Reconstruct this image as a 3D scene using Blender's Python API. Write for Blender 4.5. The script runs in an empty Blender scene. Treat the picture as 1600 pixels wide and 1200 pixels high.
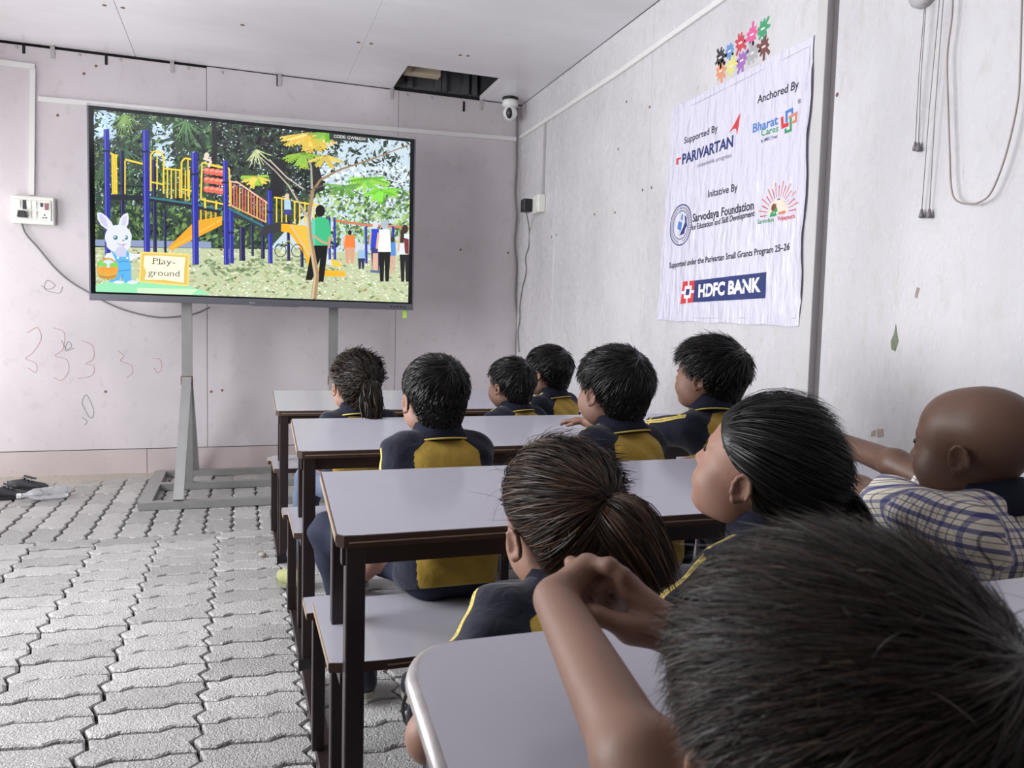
import bpy, math, random
import numpy as np
from mathutils import Matrix, Vector
from math import sin, cos, pi

scene = bpy.context.scene
COL = scene.collection
random.seed(7)
RNG = np.random.default_rng(7)

# ------------------------------------------------------------------ camera
CR = np.array([0.94418134, -0.32846352, 0.02516569])
CU = np.array([-6.37955891e-05, 0.0762101985, 0.997091772])
CF = np.array([0.32942615, 0.94143705, -0.07193529])
CP = np.array([0.0, 0.0, 1.0])
FPX = 1221.7
cam_data = bpy.data.cameras.new('camera')
cam_data.sensor_width = 36.0
cam_data.lens = FPX / 1600 * 36.0
cam_data.clip_start = 0.01
cam_data.dof.use_dof = True
cam_data.dof.focus_distance = 2.2
cam_data.dof.aperture_fstop = 14.0
cam = bpy.data.objects.new('camera', cam_data)
COL.objects.link(cam)
m = Matrix(((CR[0], CU[0], -CF[0], 0), (CR[1], CU[1], -CF[1], 0), (CR[2], CU[2], -CF[2], 1.0), (0, 0, 0, 1)))
cam.matrix_world = m
scene.camera = cam

# ------------------------------------------------------------------ room size (metres)
WX, WY, WZ = 1.922, 5.433, 2.60          # right wall, far wall, ceiling
LX, RY = -1.80, -1.60                    # left wall, rear wall
TVY = 4.72                               # front face of the display

# ------------------------------------------------------------------ world, lights, exposure
world = bpy.data.worlds.new('world'); scene.world = world
world.use_nodes = True
bg = world.node_tree.nodes['Background']
bg.inputs[0].default_value = (0.80, 0.90, 1.0, 1)
bg.inputs[1].default_value = 1.6

def area(name, loc, rot, sx, sy, power, col):
    d = bpy.data.lights.new(name, 'AREA'); d.shape = 'RECTANGLE'
    d.size = sx; d.size_y = sy; d.energy = power; d.color = col
    o = bpy.data.objects.new(name, d); COL.objects.link(o)
    o.location = loc; o.rotation_euler = rot
    return o
# daylight through the two openings of the left wall (a wide window and the doorway by the far wall)
area('window_daylight', (LX - 0.12, 2.25, 1.45), (0, -pi / 2, 0), 1.5, 2.1, 104, (0.96, 0.98, 1.0))
area('doorway_daylight', (LX - 0.12, 4.83, 1.08), (0, -pi / 2, 0), 2.0, 1.0, 15, (1.0, 0.94, 0.86))

scene.view_settings.view_transform = 'Standard'
scene.view_settings.look = 'None'
scene.view_settings.exposure = 0.35
scene.view_settings.gamma = 1.0
scene.view_settings.use_curve_mapping = False

# ------------------------------------------------------------------ pixel helpers (photo frame 1600x1200 -> points on real planes)
def ray(px):
    return CF + (px[0] - 800) / FPX * CR - (px[1] - 600) / FPX * CU
def hit(px, axis, val):
    d = ray(px); t = (val - CP[axis]) / d[axis]
    return CP + t * d

# ------------------------------------------------------------------ colours and materials
def lin(c):
    return c / 12.92 if c <= 0.04045 else ((c + 0.055) / 1.055) ** 2.4
def rgb(r, g, b):
    return (lin(r / 255), lin(g / 255), lin(b / 255), 1.0)

MATS = {}
def mat(name, color, rough=0.6, metal=0.0, var=0.12, scale=30.0, bump=0.0, bscale=None, spec=0.5, emit=None, trans=0.0, sheen=0.0, dist=0.002, detail=4.0, stretch=None, coat=0.0):
    """principled material with procedural tone variation and relief"""
    if name in MATS:
        return MATS[name]
    ma = bpy.data.materials.new(name); ma.use_nodes = True
    nt = ma.node_tree; n = nt.nodes; L = nt.links
    p = n['Principled BSDF']
    p.inputs['Roughness'].default_value = rough
    p.inputs['Metallic'].default_value = metal
    p.inputs['Specular IOR Level'].default_value = spec
    p.inputs['Transmission Weight'].default_value = trans
    p.inputs['Sheen Weight'].default_value = sheen
    p.inputs['Coat Weight'].default_value = coat
    tc = n.new('ShaderNodeTexCoord')
    src = tc.outputs['Object']
    if stretch:
        mp = n.new('ShaderNodeMapping'); mp.inputs['Scale'].default_value = stretch
        L.new(src, mp.inputs['Vector']); src = mp.outputs['Vector']
    nz = n.new('ShaderNodeTexNoise'); nz.inputs['Scale'].default_value = scale; nz.inputs['Detail'].default_value = detail
    L.new(src, nz.inputs['Vector'])
    mx = n.new('ShaderNodeMix'); mx.data_type = 'RGBA'
    c = np.array(color[:3])
    mx.inputs[6].default_value = (*(c * (1 - var)), 1); mx.inputs[7].default_value = (*np.minimum(c * (1 + var), 1.0), 1)
    L.new(nz.outputs['Fac'], mx.inputs[0]); L.new(mx.outputs[2], p.inputs['Base Color'])
    if bump:
        nb = n.new('ShaderNodeTexNoise'); nb.inputs['Scale'].default_value = bscale or scale * 3; nb.inputs['Detail'].default_value = 3
        L.new(src, nb.inputs['Vector'])
        b = n.new('ShaderNodeBump'); b.inputs['Strength'].default_value = bump; b.inputs['Distance'].default_value = dist
        L.new(nb.outputs['Fac'], b.inputs['Height']); L.new(b.outputs['Normal'], p.inputs['Normal'])
    if emit:
        p.inputs['Emission Color'].default_value = emit; p.inputs['Emission Strength'].default_value = 1.0
    MATS[name] = ma
    return ma

# ------------------------------------------------------------------ mesh building
class MB:
    def __init__(s):
        s.v = []; s.f = []; s.m = []
    def add(s, vs, fs, mi=0):
        o = len(s.v); s.v += [tuple(map(float, q)) for q in vs]
        for f in fs:
            s.f.append(tuple(i + o for i in f)); s.m.append(mi)
        return s
    def box(s, lo, hi, mi=0, bev=0.0):
        x0, y0, z0 = lo; x1, y1, z1 = hi
        if bev <= 0:
            vs = [(x0, y0, z0), (x1, y0, z0), (x1, y1, z0), (x0, y1, z0), (x0, y0, z1), (x1, y0, z1), (x1, y1, z1), (x0, y1, z1)]
            fs = [(0, 3, 2, 1), (4, 5, 6, 7), (0, 1, 5, 4), (1, 2, 6, 5), (2, 3, 7, 6), (3, 0, 4, 7)]
            return s.add(vs, fs, mi)
        b = bev
        ring = lambda d, z: [(x0 + d, y0 + b, z), (x0 + b, y0 + d, z), (x1 - b, y0 + d, z), (x1 - d, y0 + b, z), (x1 - d, y1 - b, z), (x1 - b, y1 - d, z), (x0 + b, y1 - d, z), (x0 + d, y1 - b, z)]
        vs = ring(b * .6, z0) + ring(0, z0 + b) + ring(0, z1 - b) + ring(b * .6, z1)
        fs = [tuple(range(7, -1, -1)), tuple(range(24, 32))]
        for k in range(3):
            for i in range(8):
                j = (i + 1) % 8; fs.append((k * 8 + i, k * 8 + j, k * 8 + 8 + j, k * 8 + 8 + i))
        return s.add(vs, fs, mi)
    def prism(s, pts, z0, z1, frame=None, mi=0, mtop=None):
        n = len(pts)
        vs = [(p[0], p[1], z0) for p in pts] + [(p[0], p[1], z1) for p in pts]
        if frame:
            vs = [frame(q) for q in vs]
        s.add(vs, [tuple(range(n - 1, -1, -1))] + [(i, (i + 1) % n, n + (i + 1) % n, n + i) for i in range(n)], mi)
        o = len(s.v) - 2 * n
        s.f.append(tuple(range(o + n, o + 2 * n))); s.m.append(mi if mtop is None else mtop)
        return s
    def tube(s, path, r, n=8, mi=0, cap=True):
        path = [np.array(p, float) for p in path]; k = len(path)
        rs = r if hasattr(r, '__len__') else [r] * k
        vs = []; fs = []; up = None
        for i, p in enumerate(path):
            t = path[min(i + 1, k - 1)] - path[max(i - 1, 0)]; t /= (np.linalg.norm(t) + 1e-9)
            if up is None:
                up = np.array([0, 0, 1.0]) if abs(t[2]) < .9 else np.array([1.0, 0, 0])
            a = np.cross(t, up); a /= np.linalg.norm(a) + 1e-9; b = np.cross(a, t); up = b
            for j in range(n):
                w = 2 * pi * j / n; vs.append(p + rs[i] * (cos(w) * a + sin(w) * b))
        for i in range(k - 1):
            for j in range(n):
                q = (j + 1) % n; fs.append((i * n + j, i * n + q, (i + 1) * n + q, (i + 1) * n + j))
        if cap:
            fs += [tuple(range(n - 1, -1, -1)), tuple((k - 1) * n + j for j in range(n))]
        return s.add(vs, fs, mi)
    def bar(s, a, b, w, h, mi=0, up=(0, 0, 1)):
        """rectangular bar from a to b, w across, h along up"""
        a = np.array(a, float); b = np.array(b, float); t = (b - a) / np.linalg.norm(b - a)
        u = np.array(up, float); x = np.cross(t, u); x /= np.linalg.norm(x); u = np.cross(x, t)
        vs = []
        for p in (a, b):
            for sx, sy in ((-1, -1), (1, -1), (1, 1), (-1, 1)):
                vs.append(p + x * sx * w / 2 + u * sy * h / 2)
        return s.add(vs, [(3, 2, 1, 0), (4, 5, 6, 7), (0, 1, 5, 4), (1, 2, 6, 5), (2, 3, 7, 6), (3, 0, 4, 7)], mi)
    def lathe(s, prof, c=(0, 0, 0), n=24, axis=None, mi=0):
        vs = []; fs = []; k = len(prof)
        for r, z in prof:
            for j in range(n):
                w = 2 * pi * j / n; q = np.array([r * cos(w), r * sin(w), z])
                if axis is not None:
                    q = axis @ q
                vs.append(q + np.array(c))
        for i in range(k - 1):
            for j in range(n):
                q = (j + 1) % n; fs.append((i * n + j, i * n + q, (i + 1) * n + q, (i + 1) * n + j))
        fs += [tuple(range(n - 1, -1, -1)), tuple((k - 1) * n + j for j in range(n))]
        return s.add(vs, fs, mi)
    def mesh(s, name, mats, smooth=False):
        me = bpy.data.meshes.new(name)
        me.from_pydata(s.v, [], s.f)
        for ma in (mats if isinstance(mats, (list, tuple)) else [mats]):
            me.materials.append(ma)
        me.polygons.foreach_set('material_index', s.m)
        if smooth:
            me.polygons.foreach_set('use_smooth', [True] * len(s.f))
        me.update()
        return me

def link(name, data, parent=None, loc=None):
    o = bpy.data.objects.new(name, data); COL.objects.link(o)
    if parent is not None:
        o.parent = parent
    if loc is not None:
        o.location = loc
    return o
def part(name, mb, mats, parent=None, smooth=False, loc=None):
    return link(name, mb.mesh(name, mats, smooth), parent, loc)
def tag(o, label=None, cat=None, group=None, kind=None):
    if label: o['label'] = label
    if cat: o['category'] = cat
    if group: o['group'] = group
    if kind: o['kind'] = kind
    return o
def thing(name, label, cat, loc=(0, 0, 0), group=None, rotz=0):
    o = link(name, None); o.location = loc; o.rotation_euler = (0, 0, rotz)
    o.empty_display_size = 0.05
    return tag(o, label, cat, group)
def struct(name, mb, mats, smooth=False):
    return tag(part(name, mb, mats, None, smooth), kind='structure')
def smoothpath(pts, n=8):
    """Catmull-Rom through points"""
    P = [np.array(p, float) for p in pts]; P = [2 * P[0] - P[1]] + P + [2 * P[-1] - P[-2]]
    out = []
    for i in range(1, len(P) - 2):
        for k in range(n):
            t = k / n
            out.append(.5 * ((2 * P[i]) + (P[i + 1] - P[i - 1]) * t + (2 * P[i - 1] - 5 * P[i] + 4 * P[i + 1] - P[i + 2]) * t * t + (3 * P[i] - P[i - 1] - 3 * P[i + 1] + P[i + 2]) * t ** 3))
    out.append(P[-2]); return out

# ------------------------------------------------------------------ base materials
def paint_mat(name, base, rough, streak=(1, 1, 1), grime=0.25, bump=0.25, dirt=(0.30, 0.25, 0.21, 1), bstretch=(60, 60, 60), dirt_thr=0.62, spec=0.5):
    """old enamel paint: soft tone patches, grime specks, brushed relief"""
    ma = bpy.data.materials.new(name); ma.use_nodes = True
    nt = ma.node_tree; n = nt.nodes; L = nt.links; p = n['Principled BSDF']
    tc = n.new('ShaderNodeTexCoord')
    def noise(scale, stretch, detail=5):
        mp = n.new('ShaderNodeMapping'); mp.inputs['Scale'].default_value = stretch
        L.new(tc.outputs['Object'], mp.inputs['Vector'])
        z = n.new('ShaderNodeTexNoise'); z.inputs['Scale'].default_value = scale; z.inputs['Detail'].default_value = detail
        L.new(mp.outputs['Vector'], z.inputs['Vector']); return z.outputs['Fac']
    def ramp(src, a, b):
        r = n.new('ShaderNodeMapRange'); r.inputs[1].default_value = a; r.inputs[2].default_value = b
        L.new(src, r.inputs[0]); return r.outputs[0]
    def mix(f, a, b):
        x = n.new('ShaderNodeMix'); x.data_type = 'RGBA'; L.new(f, x.inputs[0])
        for i, q in ((6, a), (7, b)):
            if isinstance(q, tuple): x.inputs[i].default_value = q
            else: L.new(q, x.inputs[i])
        return x.outputs[2]
    b = np.array(base[:3])
    c = mix(ramp(noise(2.2, streak), .3, .7), (*(b * .88), 1), (*np.minimum(b * 1.05, 1), 1))
    f1 = ramp(noise(9, tuple(np.array(streak) * 2.0), 8), dirt_thr, dirt_thr + .22)
    mul = n.new('ShaderNodeMath'); mul.operation = 'MULTIPLY'; mul.inputs[1].default_value = grime; L.new(f1, mul.inputs[0])
    c = mix(mul.outputs[0], c, dirt)
    f2 = ramp(noise(85, (1, 1, 1), 2), .70, .76)
    m2 = n.new('ShaderNodeMath'); m2.operation = 'MULTIPLY'; m2.inputs[1].default_value = grime * 1.1; L.new(f2, m2.inputs[0])
    c = mix(m2.outputs[0], c, dirt)
    L.new(c, p.inputs['Base Color'])
    rr = n.new('ShaderNodeMapRange'); rr.inputs[3].default_value = rough * .8; rr.inputs[4].default_value = rough * 1.35
    L.new(noise(14, streak), rr.inputs[0]); L.new(rr.outputs[0], p.inputs['Roughness'])
    p.inputs['Specular IOR Level'].default_value = spec
    bp = n.new('ShaderNodeBump'); bp.inputs['Strength'].default_value = bump; bp.inputs['Distance'].default_value = .003
    L.new(noise(1.0, bstretch, 4), bp.inputs['Height']); L.new(bp.outputs['Normal'], p.inputs['Normal'])
    MATS[name] = ma
    return ma

M_WALLB = paint_mat('far_wall_paint', rgb(208, 200, 204), .42, (1, 1, .8), .32, .2, dirt=(.36, .32, .31, 1), dirt_thr=.58)
M_REAR = paint_mat('rear_wall_bounce_tone', rgb(168, 160, 156), .6, (1, 1, .8), .5, .12)  # unseen rear wall; grey chosen for the light it bounces into the room
M_WALLR = paint_mat('right_wall_paint', rgb(205, 202, 205), .25, (1, 1.5, .6), .42, .20, (.46, .42, .38, 1), (90, 110, 45), dirt_thr=.55, spec=.6)
M_CEIL = paint_mat('ceiling_paint', rgb(236, 232, 237), .30, (.5, 1.2, 1), .10, .10, (.4, .37, .36, 1), (6, 60, 10), spec=1.0)
M_CEIL.node_tree.nodes['Principled BSDF'].inputs['Coat Weight'].default_value = .6
M_CEIL.node_tree.nodes['Principled BSDF'].inputs['Coat Roughness'].default_value = .30
M_SKIRT = paint_mat('skirting_paint', rgb(196, 182, 182), .5, (1, 1, 1), .55, .2)
M_DARK = mat('dark_gap', rgb(26, 24, 25), .9)
M_PVC = mat('white_pvc', rgb(222, 220, 218), .35, var=.04)
M_PVC_D = mat('aged_pvc', rgb(178, 174, 176), .45, var=.07)
M_STEELP = mat('painted_steel_post', rgb(196, 192, 192), .4, var=.08, scale=12, bump=.1)
M_GAPSHADE = mat('post_shadow_gap', rgb(104, 98, 100), .5, var=.1)
M_BLACK = mat('black_plastic', rgb(24, 24, 27), .4, var=.1)
M_GREYCORD = mat('grey_cord', rgb(120, 118, 120), .5, var=.08)
M_CREAM = mat('cream_plastic', rgb(228, 228, 220), .3, var=.03)
M_RUST = mat('rusty_metal', rgb(120, 92, 78), .7, var=.3, scale=60)
M_LEG = mat('maroon_steel_tube', rgb(42, 30, 31), .33, var=.18, scale=25, bump=.06)
M_LAM = mat('lavender_laminate', rgb(172, 170, 179), .16, var=.05, scale=6, bump=.035, bscale=160)
M_PLY = mat('dark_plywood_edge', rgb(62, 42, 33), .55, var=.45, scale=4, bump=.2, bscale=40, stretch=(4, 4, 160))
M_PLYL = mat('pale_ply_and_edge_light', rgb(150, 128, 108), .6, var=.3, scale=20)  # ply layers, and the brightness painted onto left edges
M_GALV = mat('galvanised_steel', rgb(158, 158, 156), .38, .55, var=.16, scale=14, bump=.08, bscale=60)
# ================================================================== the room
# far wall: painted panels with fine joints, a low skirting course
wall_back = struct('wall_back', MB().box((LX - .2, WY + .014, -.05), (WX + .2, WY + .10, WZ + .6)), M_DARK)
PX = [LX - .1, -1.41, -.195, 1.03, WX + .05]
def panel_mesh(x0, x1, z0, z1, y, g=.0015, d=.016):
    return MB().box((x0 + g, y, z0 + g), (x1 - g, y + d, z1 - g), 0, .0012)
for a, b in zip(PX[:-1], PX[1:]):
    part('panel', panel_mesh(a, b, .172, WZ - .004 if a > -.3 else WZ - .014, WY), M_WALLB, wall_back)
for a, b in zip([LX - .1, -.555, .62], [-.555, .62, WX + .05]):
    part('skirting_panel', panel_mesh(a, b, 0, .170, WY - .003), M_SKIRT, wall_back)

# right wall: panels either side of the steel post
wall_right = struct('wall_right', MB().box((WX + .014, RY - .2, -.05), (WX + .10, WY + .1, WZ + .3)), M_DARK)
def rpanel(y0, y1, x=WX, g=.0012):
    return MB().box((x, y0 + g, 0), (x + .016, y1 - g, WZ - .003), 0, .001)
for a, b in [(RY, 1.0), (1.0, 2.232), (2.30, 3.52), (3.52, 4.74), (4.74, WY + .014)]:
    part('panel', rpanel(a, b), M_WALLR, wall_right)
post = MB().box((WX - .022, 2.262, 0), (WX + .03, 2.312, WZ), 0, .002)
tag(part('steel_post', post, M_STEELP), 'pale grey steel post standing in the right wall beside the printed banner', 'post')
part('shadow_gap', MB().box((WX + .006, 2.226, 0), (WX + .03, 2.262, WZ)), M_GAPSHADE, wall_right)  # dark strip that paints the shadow on the near side of the post

# left wall with a window opening and a doorway (outside the picture, where the daylight comes from)
lw = MB()
T = .12
ys = [RY - .2, 1.20, 3.30, 4.33, 5.33, WY + .1]
lw.box((LX - T, ys[0], 0), (LX, ys[1], WZ)); lw.box((LX - T, ys[1], 0), (LX, ys[2], .70)); lw.box((LX - T, ys[1], 2.20), (LX, ys[2], WZ))
lw.box((LX - T, ys[2], 0), (LX, ys[3], WZ)); lw.box((LX - T, ys[3], 2.08), (LX, ys[4], WZ)); lw.box((LX - T, ys[4], 0), (LX, ys[5], WZ))
struct('wall_left', lw, M_WALLB)
struct('wall_rear', MB().box((LX - .2, RY - .12, 0), (WX + .2, RY, WZ)), M_REAR)
fr = MB()
for y in (1.20, 2.25, 3.30):
    fr.box((LX - .08, y - .025, .70), (LX - .03, y + .025, 2.20))
for z in (.70, 2.20):
    fr.box((LX - .08, 1.20, z - .025), (LX - .03, 3.30, z + .025))
struct('window_1', fr, M_STEELP)

# ceiling: panels around an open hatch, roof void above it
HX0, HX1, HY0 = .985, 1.605, 4.918
ceiling = struct('ceiling', MB().box((LX - .2, RY - .2, WZ + .028), (HX0, WY + .1, WZ + .05)).box((HX1, RY - .2, WZ + .028), (WX + .2, WY + .1, WZ + .05)).box((HX0, RY - .2, WZ + .028), (HX1, HY0, WZ + .05)), M_DARK)
def cpanel(x0, x1, y0, y1, g=.0012):
    return MB().box((x0 + g, y0 + g, WZ), (x1 - g, y1 - g, WZ + .028), 0, .001)
for x0, x1, y0, y1 in [(LX, -.60, RY, WY), (-.60, .672, RY, 3.2), (-.60, .672, 3.2, WY), (.672, HX0, 4.0, WY), (HX0, HX1, 4.0, HY0), (HX1, WX, 4.0, WY), (.672, WX, RY, 1.6), (.672, WX, 1.6, 4.0)]:
    part('panel', cpanel(x0, x1, y0, y1, .0012 if (x0, x1) not in ((.672, HX0), (HX0, HX1), (HX1, WX)) else .0), M_CEIL, ceiling)
M_ROOF = mat('grey_roof_sheet', rgb(92, 92, 96), .55, .3, var=.25, scale=8)
void = MB().box((.4, WY + .005, WZ + .02), (WX + .2, WY + .02, WZ + .75)).box((.4, 4.3, WZ + .70), (WX + .2, WY + .02, WZ + .72)).box((.4, 4.3, WZ + .05), (.42, WY, WZ + .72)).box((WX + .18, 4.3, WZ + .05), (WX + .2, WY, WZ + .72)).box((.4, 4.28, WZ + .05), (WX + .2, 4.3, WZ + .72))
rv = struct('trim_1', void, M_ROOF); rv['label'] = 'dark grey roof void seen through the open ceiling hatch'
for x in (.80, 1.10, 1.30, 1.34, 1.50, 1.56):
    part('rib', MB().box((x - .016, WY - .03, WZ + .02), (x + .016, WY + .006, WZ + .70)), M_ROOF, rv)
br = thing('conduit_bracket', 'beige bracket box hanging inside the open ceiling hatch', 'bracket', (1.12, 5.16, WZ + .10))
M_BEI = mat('beige_box', rgb(176, 160, 138), .6, var=.12, scale=20)
part('box', MB().box((-.11, -.03, -.07), (.13, .05, .03), 0, .006), M_BEI, br)
part('lug', MB().tube([(-.10, -.035, .02), (-.12, -.035, -.03), (-.08, -.035, -.07)], .03, 10), M_BEI, br, True)
part('hanger', MB().box((-.01, 0, .02), (.02, .012, .62)), M_BEI, br)

# clips, nails and the open gap where wall meets ceiling
for px in [(82, 70), (269, 95), (437, 118), (612, 146), (752, 158)]:
    q = hit(px, 1, WY - .002)
    cl = part('fixing_clip', MB().box((q[0] - .012, WY - .005, WZ - .07), (q[0] + .012, WY - .001, WZ - .002), 0, .001).box((q[0] - .012, WY - .028, WZ - .006), (q[0] + .012, WY - .001, WZ - .001)), M_PVC_D, wall_back)
for px in [(37, 70), (166, 88), (434, 122), (725, 163)]:
    q = hit(px, 1, WY - .002)
    part('screw_slot', MB().box((q[0] - .008, WY - .003, q[2] - .05), (q[0] + .007, WY + .001, q[2] + .02)), M_DARK, wall_back)
for px in [(26, 66), (124, 80), (188, 86), (294, 101), (347, 108), (674, 150), (636, 148)]:
    q = hit(px, 1, WY - .002)
    part('screw_head', MB().lathe([(.010, 0), (.010, .003), (.004, .006)], (q[0], WY, min(q[2], WZ - .03)), 10, np.array([[1, 0, 0], [0, 0, -1], [0, 1, 0]])), M_PVC_D, wall_back)
for px in [(131, 115), (150, 103), (720, 390), (794, 395), (90, 180), (347, 610), (165, 612), (330, 612)]:
    q = hit(px, 1, WY - .002)
    part('wall_pock', MB().lathe([(.009, 0), (.007, .002)], (q[0], WY, q[2]), 7, np.array([[1, 0, 0], [0, 0, -1], [0, 1, 0]])), M_RUST, wall_back)
for px in [(1004, 297), (1018, 293), (862, 370), (869, 367), (929, 335), (961, 332), (979, 159), (966, 233), (1308, 148), (837, 700), (1015, 167)]:
    q = hit(px, 0, WX)
    part('wall_pock', MB().lathe([(.008, 0), (.006, .002)], (WX, q[1], q[2]), 7, np.array([[0, 0, -1], [1, 0, 0], [0, 1, 0]])), M_RUST, wall_right)
for px in [(163, 8), (192, 12), (379, 39), (560, 66), (580, 68), (719, 86), (731, 87)]:
    q = hit(px, 2, WZ)
    part('screw_head', MB().lathe([(.011, 0), (.011, .002), (.004, .004)], (q[0], q[1], WZ), 8, np.array([[1, 0, 0], [0, -1, 0], [0, 0, -1]])), M_RUST, ceiling)

# flaked paint patches and a greenish scar on the near right wall panel
def wall_patch(name, pxs, material, t=.0012):
    Q = [hit(p, 0, WX) for p in pxs]
    n = len(Q)
    vs = [(WX, q[1], q[2]) for q in Q] + [(WX - t, q[1], q[2]) for q in Q]
    mb = MB().add(vs, [tuple(range(n, 2 * n))] + [(i, (i + 1) % n, n + (i + 1) % n, n + i) for i in range(n)])
    return part(name, mb, material, wall_right)
M_SCAR = mat('green_grey_flake', rgb(120, 128, 104), .8, var=.2, scale=80)
M_FLAKE = mat('bare_board_flake', rgb(158, 146, 132), .8, var=.15, scale=80)
wall_patch('paint_scar', [(1400, 506), (1402, 522), (1404, 533), (1399, 549), (1393, 546), (1392, 533), (1397, 522)], M_SCAR)
wall_patch('paint_flake', [(1433, 449), (1437, 450), (1433, 466), (1429, 464)], M_FLAKE)
wall_patch('paint_flake', [(1370, 671), (1380, 670), (1381, 682), (1371, 684)], M_FLAKE)
wall_patch('paint_flake', [(1362, 674), (1368, 672), (1368, 681), (1361, 682)], M_FLAKE)

# crayon scribbles low on the far wall
M_RED = mat('red_crayon', rgb(200, 150, 150), .8, var=.1)
M_PEN = mat('grey_pencil', rgb(140, 132, 140), .8, var=.1)
def scribble(pxs, material, r=.0016, n=6):
    Q = [hit(p, 1, WY) for p in pxs]
    part('scribble', MB().tube([(q[0], WY - .0005, q[2]) for q in smoothpath(Q, n)], r, 4), material, wall_back)
scribble([(42, 520), (58, 512), (64, 530), (50, 552), (40, 560), (56, 568), (56, 582), (44, 575)], M_RED)
scribble([(84, 512), (100, 520), (98, 545), (86, 556), (104, 562), (107, 580), (96, 594), (84, 590)], M_RED)
scribble([(128, 532), (144, 540), (146, 560), (134, 568), (146, 572), (144, 586), (122, 592)], M_RED)
scribble([(184, 548), (193, 556), (188, 564), (204, 570), (207, 582), (198, 590)], M_RED)
scribble([(238, 560), (250, 562), (252, 576), (246, 583), (240, 574)], M_RED)
scribble([(128, 630), (130, 622), (136, 618), (146, 640), (144, 652), (138, 650), (128, 630)], M_PEN)
scribble([(128, 652), (136, 658), (132, 664)], M_PEN)
scribble([(64, 446), (76, 452), (86, 446), (74, 438), (70, 452), (92, 458), (98, 448)], M_PEN)
scribble([(96, 532), (104, 546), (112, 540), (106, 534), (102, 548), (116, 544)], M_PEN)

# ------------------------------------------------------------------ floor of interlocking zigzag pavers
M_SAND = mat('dark_joint_sand', rgb(46, 39, 35), .95, var=.3, scale=60, bump=.3)
M_SAND.node_tree.nodes['Principled BSDF'].inputs['Specular IOR Level'].default_value = .1
floor = struct('floor', MB().box((LX - .2, RY - .2, -.06), (WX + .2, WY + .1, -.022)), M_SAND)
def paver_material(name, col):
    ma = bpy.data.materials.new(name); ma.use_nodes = True
    nt = ma.node_tree; n = nt.nodes; L = nt.links; p = n['Principled BSDF']
    tc = n.new('ShaderNodeTexCoord'); oi = n.new('ShaderNodeObjectInfo')
    ad = n.new('ShaderNodeVectorMath'); ad.operation = 'ADD'
    sc = n.new('ShaderNodeVectorMath'); sc.operation = 'SCALE'; sc.inputs['Scale'].default_value = 37.0
    cx = n.new('ShaderNodeCombineXYZ'); L.new(oi.outputs['Random'], cx.inputs[0]); L.new(oi.outputs['Random'], cx.inputs[1])
    L.new(cx.outputs[0], sc.inputs[0]); L.new(tc.outputs['Object'], ad.inputs[0]); L.new(sc.outputs[0], ad.inputs[1])
    v = n.new('ShaderNodeTexNoise'); v.inputs['Scale'].default_value = 95; v.inputs['Detail'].default_value = 1.5; v.inputs['Distortion'].default_value = 1.6
    L.new(ad.outputs[0], v.inputs['Vector'])
    z = n.new('ShaderNodeTexNoise'); z.inputs['Scale'].default_value = 11; z.inputs['Detail'].default_value = 6; L.new(ad.outputs[0], z.inputs['Vector'])
    c = np.array(col[:3])
    mx = n.new('ShaderNodeMix'); mx.data_type = 'RGBA'; mx.inputs[6].default_value = (*(c * .72), 1); mx.inputs[7].default_value = (*(c * 1.22), 1); L.new(z.outputs['Fac'], mx.inputs[0])
    hs = n.new('ShaderNodeHueSaturation'); mr = n.new('ShaderNodeMapRange'); mr.inputs[3].default_value = .82; mr.inputs[4].default_value = 1.15
    L.new(oi.outputs['Random'], mr.inputs[0]); L.new(mr.outputs[0], hs.inputs['Value']); L.new(mx.outputs[2], hs.inputs['Color'])
    L.new(hs.outputs[0], p.inputs['Base Color'])
    p.inputs['Roughness'].default_value = .42; p.inputs['Specular IOR Level'].default_value = .6
    b = n.new('ShaderNodeBump'); b.inputs['Strength'].default_value = 1.0; b.inputs['Distance'].default_value = .007
    L.new(v.outputs['Fac'], b.inputs['Height']); L.new(b.outputs['Normal'], p.inputs['Normal'])
    return ma
M_PAVER = paver_material('grey_concrete_paver', rgb(172, 169, 167))
PW, PH = .2525, .1245
def paver_outline(w, h, g, gy):
    prof = [(0, .004), (.14, -.004), (.27, .012), (.64, -.006), (.77, .010), (1, -.003)]      # wavy long side
    endp = [(.36, -.017), (.62, .010)]                                                       # toothed short side
    lo = [(u * w, v) for u, v in prof]
    hi = [(u * w, v + h) for u, v in prof]
    right = [(w + e, t * h) for t, e in endp]
    left = [(e, t * h) for t, e in endp]
    out = lo + right + hi[::-1] + left[::-1]
    cx, cy = w / 2, h / 2
    return [(cx + (x - cx) * (1 - 2 * g / w), cy + (y - cy) * (1 - 2 * gy / h)) for x, y in out]
def paver_mesh(seed):
    r = random.Random(seed)
    o = paver_outline(PW, PH, .0042, .0066)
    o = [(x + r.uniform(-.0012, .0012) - PW / 2, y + r.uniform(-.0012, .0012) - PH / 2) for x, y in o]
    i = [(x * (1 - .009 / PW), y * (1 - .010 / PH)) for x, y in o]
    n = len(o); mb = MB()
    mb.add([(x, y, -.034) for x, y in o] + [(x, y, -.0045) for x, y in o] + [(x, y, 0) for x, y in i],
           [(k, (k + 1) % n, n + (k + 1) % n, n + k) for k in range(n)] + [(n + k, n + (k + 1) % n, 2 * n + (k + 1) % n, 2 * n + k) for k in range(n)] + [tuple(range(2 * n, 3 * n))])
    return mb
PAVERS = [paver_mesh(k).mesh('paver', M_PAVER) for k in range(6)]
PAVD = [(np.array(paver_mesh(k).v), paver_mesh(k).f) for k in range(6)]
cells = []
YB = 3.955                                # here the laying direction turns
y = RY
j = 0
ROW0 = 1.893 - 40 * PH
j0 = int((RY - ROW0) / PH) - 1
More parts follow.
